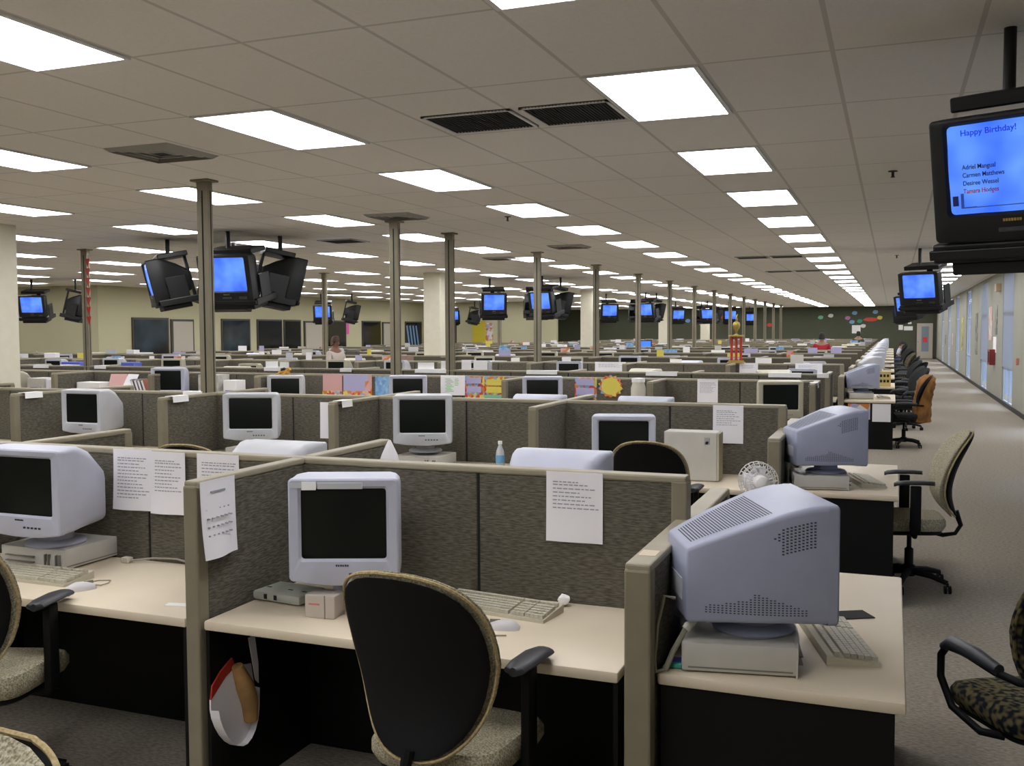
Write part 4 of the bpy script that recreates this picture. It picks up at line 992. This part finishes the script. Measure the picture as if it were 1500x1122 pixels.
pk = m_pic('pink_print', [PNK, WHT, (.6, .42, .4)], 5); gy = m_pic('grey_print', [(.16, .17, .14), (.3, .3, .26), (.12, .12, .1)], 6); ye = m_pic('yellow_print', [YEL, (.3, .25, .1), (.5, .45, .15)], 6)
wallpic(29.3, 1.5, .9, .9, pk, 'pinkish print on window wall beyond the fire box'); wallpic(27.75, 1.65, .5, .75, gy, 'dark grey print above white notice on window wall'); wallpic(28.0, 1.2, .8, .4, m_papw, 'white notice above the fire box on window wall', 'notice')
wallpic(34.0, 1.0, .7, 1.3, gy, 'tall dark print on window wall between second and third shades'); wallpic(40.7, 1.0, .8, 1.3, ye, 'tall yellow print farther along window wall'); wallpic(47., 1.1, .6, .5, pk, 'small pink print far along window wall'); wallpic(53.2, 1.0, .8, .5, gy, 'small dark print at far end of window wall')
t = thing('fire_box', (XR, 28.1, .88)); MB().box(-.14, -.0, -.28, .28, 0, .40, .01).build('case', mat('dark_red', (.20, .015, .02), .4), t); MB().box(-.145, -.138, -.2, .2, .06, .34).build('pane', col((.12, .01, .03), .2), t); tag(t, 'dark red fire box on window wall', 'fire box')
t = thing('call_point', (XR, 22.9, 1.05)); MB().box(-.05, 0, -.06, .06, 0, .14, .006).build('case', col((.55, .2, .15)), t); tag(t, 'small red call point on window wall near the first shade', 'call point')
t = thing('exit_lamp', (XR, 26.9, 2.72)); MB().box(-.12, 0, -.15, .15, 0, .2, .01).build('case', col((.6, .45, .3)), t); tag(t, 'small tan wall lamp above window wall prints', 'lamp')
# left wall pin boards
for y, z0, h, w, m, lab in ((36.0, 1.3, .9, .5, m_p_mag, 'pinned papers on office wall beside dark doorway'), (36.6, 1.7, .5, .3, col((.7, .12, .4)), 'bright pink sheet on office wall'), (32.85, 1.85, .2, .12, m_red, 'small red alarm on office wall between windows')):
    tag(MB().box(XL+.001, XL+.012, y-w/2, y+w/2, z0, z0+h).build('wall_notice', m), lab, 'notice')
for x, z0, h, w, m, lab in ((-18.9, 1.2, 1.1, .7, col((.62, .5, .04)), 'large yellow sheet on the inner office wall'), (-18.35, 1.3, .9, .4, m_p_mag, 'patchwork of papers next to the large yellow sheet')):
    tag(MB().box(x-w/2, x+w/2, YS-.012, YS-.001, z0, z0+h).build('wall_notice', m), lab, 'notice')

# ------------------------------------------------------------------ people
def skin_mesh(name, verts, edges, rad, m, parent=None, sub=2, root=0):
    me = bpy.data.meshes.new(name); me.from_pydata(verts, edges, []); me.materials.append(m)
    o = link(name, me, parent); sk = o.modifiers.new('skin', 'SKIN'); sk.use_smooth_shade = True
    lay = me.skin_vertices[0].data
    for i, r in enumerate(rad): lay[i].radius = r if isinstance(r, tuple) else (r, r); lay[i].use_root = i == root
    ss = o.modifiers.new('sub', 'SUBSURF'); ss.levels = sub; ss.render_levels = sub
    return o
def person(loc, rz, skin, hair, shirt, pants, label, sit=False, lean=0, longhair=False, stripes=None):
    t = thing('person', loc, rz); hz = .93 if not sit else .50
    def L(x, y, z): return (x, y-lean*max(0, z)/.6*.25, hz+z-(abs(lean)*.05*max(0, z)))
    V = [L(0, 0, 0), L(0, 0, .25), L(0, 0, .46), L(0, .005, .555), L(0, -.01, .64), L(0, -.012, .705)]
    Rr = [(.15, .11), (.135, .10), (.16, .10), (.052, .055), (.075, .09), (.06, .075)]
    E_ = [(0, 1), (1, 2), (2, 3), (3, 4), (4, 5)]
    for s in (-1, 1):
        b = len(V); V += [L(s*.17, 0, .43), (s*.24, -.04, hz+.17), (s*.20, -.24, hz+.12), (s*.19, -.31, hz+.12), (s*.18, -.36, hz+.11)]; Rr += [.055, .042, .034, (.03, .02), (.02, .014)]
        E_ += [(2, b), (b, b+1), (b+1, b+2), (b+2, b+3), (b+3, b+4)]
        for q in range(4):
            V.append((s*.18+(q-1.5)*.02, -.40-.01*(q in (1, 2)), hz+.10)); Rr.append(.0085); E_.append((b+4, len(V)-1))
        V.append((s*.18-s*.035, -.36, hz+.10)); Rr.append(.009); E_.append((b+3, len(V)-1))
        b = len(V)
        if sit: V += [(s*.10, -.05, hz-.01), (s*.11, -.42, hz-.0), (s*.11, -.42, .10), (s*.11, -.5, .04)]
        else: V += [(s*.10, 0, hz-.08), (s*.10, -.02, .48), (s*.10, .02, .09), (s*.10, -.10, .035)]
        Rr += [.085, .06, .042, (.04, .03)]; E_ += [(0, b), (b, b+1), (b+1, b+2), (b+2, b+3)]
    skin_mesh('body', V, E_, Rr, skin, t)
    # face: nose, eyes, mouth, ears on the head
    hc = Vector(V[4]); mb = MB(); mb.tube([hc+Vector((0, -.085, .03)), hc+Vector((0, -.108, -.01)), hc+Vector((0, -.09, -.018))], [.008, .014, .01], 6)
    for s in (-1, 1): mb.lathe([(.001, -.008), (.022, -.006), (.025, .004), (.001, .008)], 8, hc+Vector((s*.078, .005, .0)), 'X')
    mb.build('nose_and_ears', skin, t, smooth=True)
    mb = MB()
    for s in (-1, 1): mb.lathe([(.001, -.006), (.011, -.003), (.011, .003), (.001, .006)], 8, hc+Vector((s*.032, -.083, .028)), 'Y')
    mb.box(-.022, .022, hc.y-.092, hc.y-.08, hc.z-.05, hc.z-.043); mb.build('eyes_and_mouth', m_seam, t)
    P = []
    for j in range(8):
        a = pi/2*(j/7); P.append([hc+Vector((.088*max(0, cos(a))**.38*cos(2*pi*k/16), .018+.098*max(0, cos(a))**.38*sin(2*pi*k/16), (.03 if sin(2*pi*k/16) < -.3 else (-.10 if longhair else -.045))*cos(a)+.155*sin(a))) for k in range(16)])
    MB().loft(P).build('hair', hair, t, smooth=True)
    Vs = [L(0, 0, -.04), L(0, 0, .25), L(0, 0, .455), L(0, .0, .505)]; Rs = [(.172, .13), (.155, .12), (.175, .115), (.075, .07)]; Es = [(0, 1), (1, 2), (2, 3)]
    for s in (-1, 1):
        b = len(Vs); Vs += [L(s*.175, 0, .43), (s*.23, -.03, hz+.23)]; Rs += [.068, .06]; Es += [(2, b), (b, b+1)]
    skin_mesh('shirt', Vs, Es, Rs, shirt, t)
    Vp = [(0, 0, hz+.02)]; Rp = [(.165, .125)]; Ep = []
    for s in (-1, 1):
        b = len(Vp)
        if sit: Vp += [(s*.10, -.05, hz-.01), (s*.11, -.42, hz), (s*.11, -.42, .12)]
        else: Vp += [(s*.10, 0, hz-.09), (s*.10, -.02, .48), (s*.10, .02, .10)]
        Rp += [.098, .075, .06]; Ep += [(0, b), (b, b+1), (b+1, b+2)]
    skin_mesh('trousers', Vp, Ep, Rp, pants, t)
    return tag(t, label, 'person')
brn = mat('brown_skin', (.20, .085, .05), .6); lgt = mat('tan_skin', (.38, .22, .15), .6); hk = mat('dark_hair', (.015, .012, .010), .7); hb = mat('brown_hair', (.07, .03, .02), .7)
redsh = mat('red_shirt', (.50, .02, .035), .8, scale=(.1, .1, 5), nscale=1, c2=(.28, .01, .03))
person((-10.95, 17.9, 0), radians(75), brn, hb, mat('pale_blouse', (.52, .46, .40), .8), col((.05, .05, .07)), 'standing person with reddish-brown hair in pale blouse, side-on')
person((-1.9, 29.5, 0), radians(180), lgt, hk, redsh, col((.05, .05, .07)), 'person in red shirt standing with back turned')
person((-1.36, 44.2, 0), radians(180), lgt, hk, col((.04, .045, .03)), col((.05, .05, .07)), 'dark-haired person in dark top against green wall')
person((.22, 45.9, 0), radians(80), lgt, hk, mat('white_blue_shirt', (.5, .53, .62), .8), col((.06, .08, .25)), 'person in white and blue seated at an aisle desk', sit=True, lean=.5)
CHL.put((.22, 45.95, 0), radians(80), 'chair under the person in white seated at aisle desk')
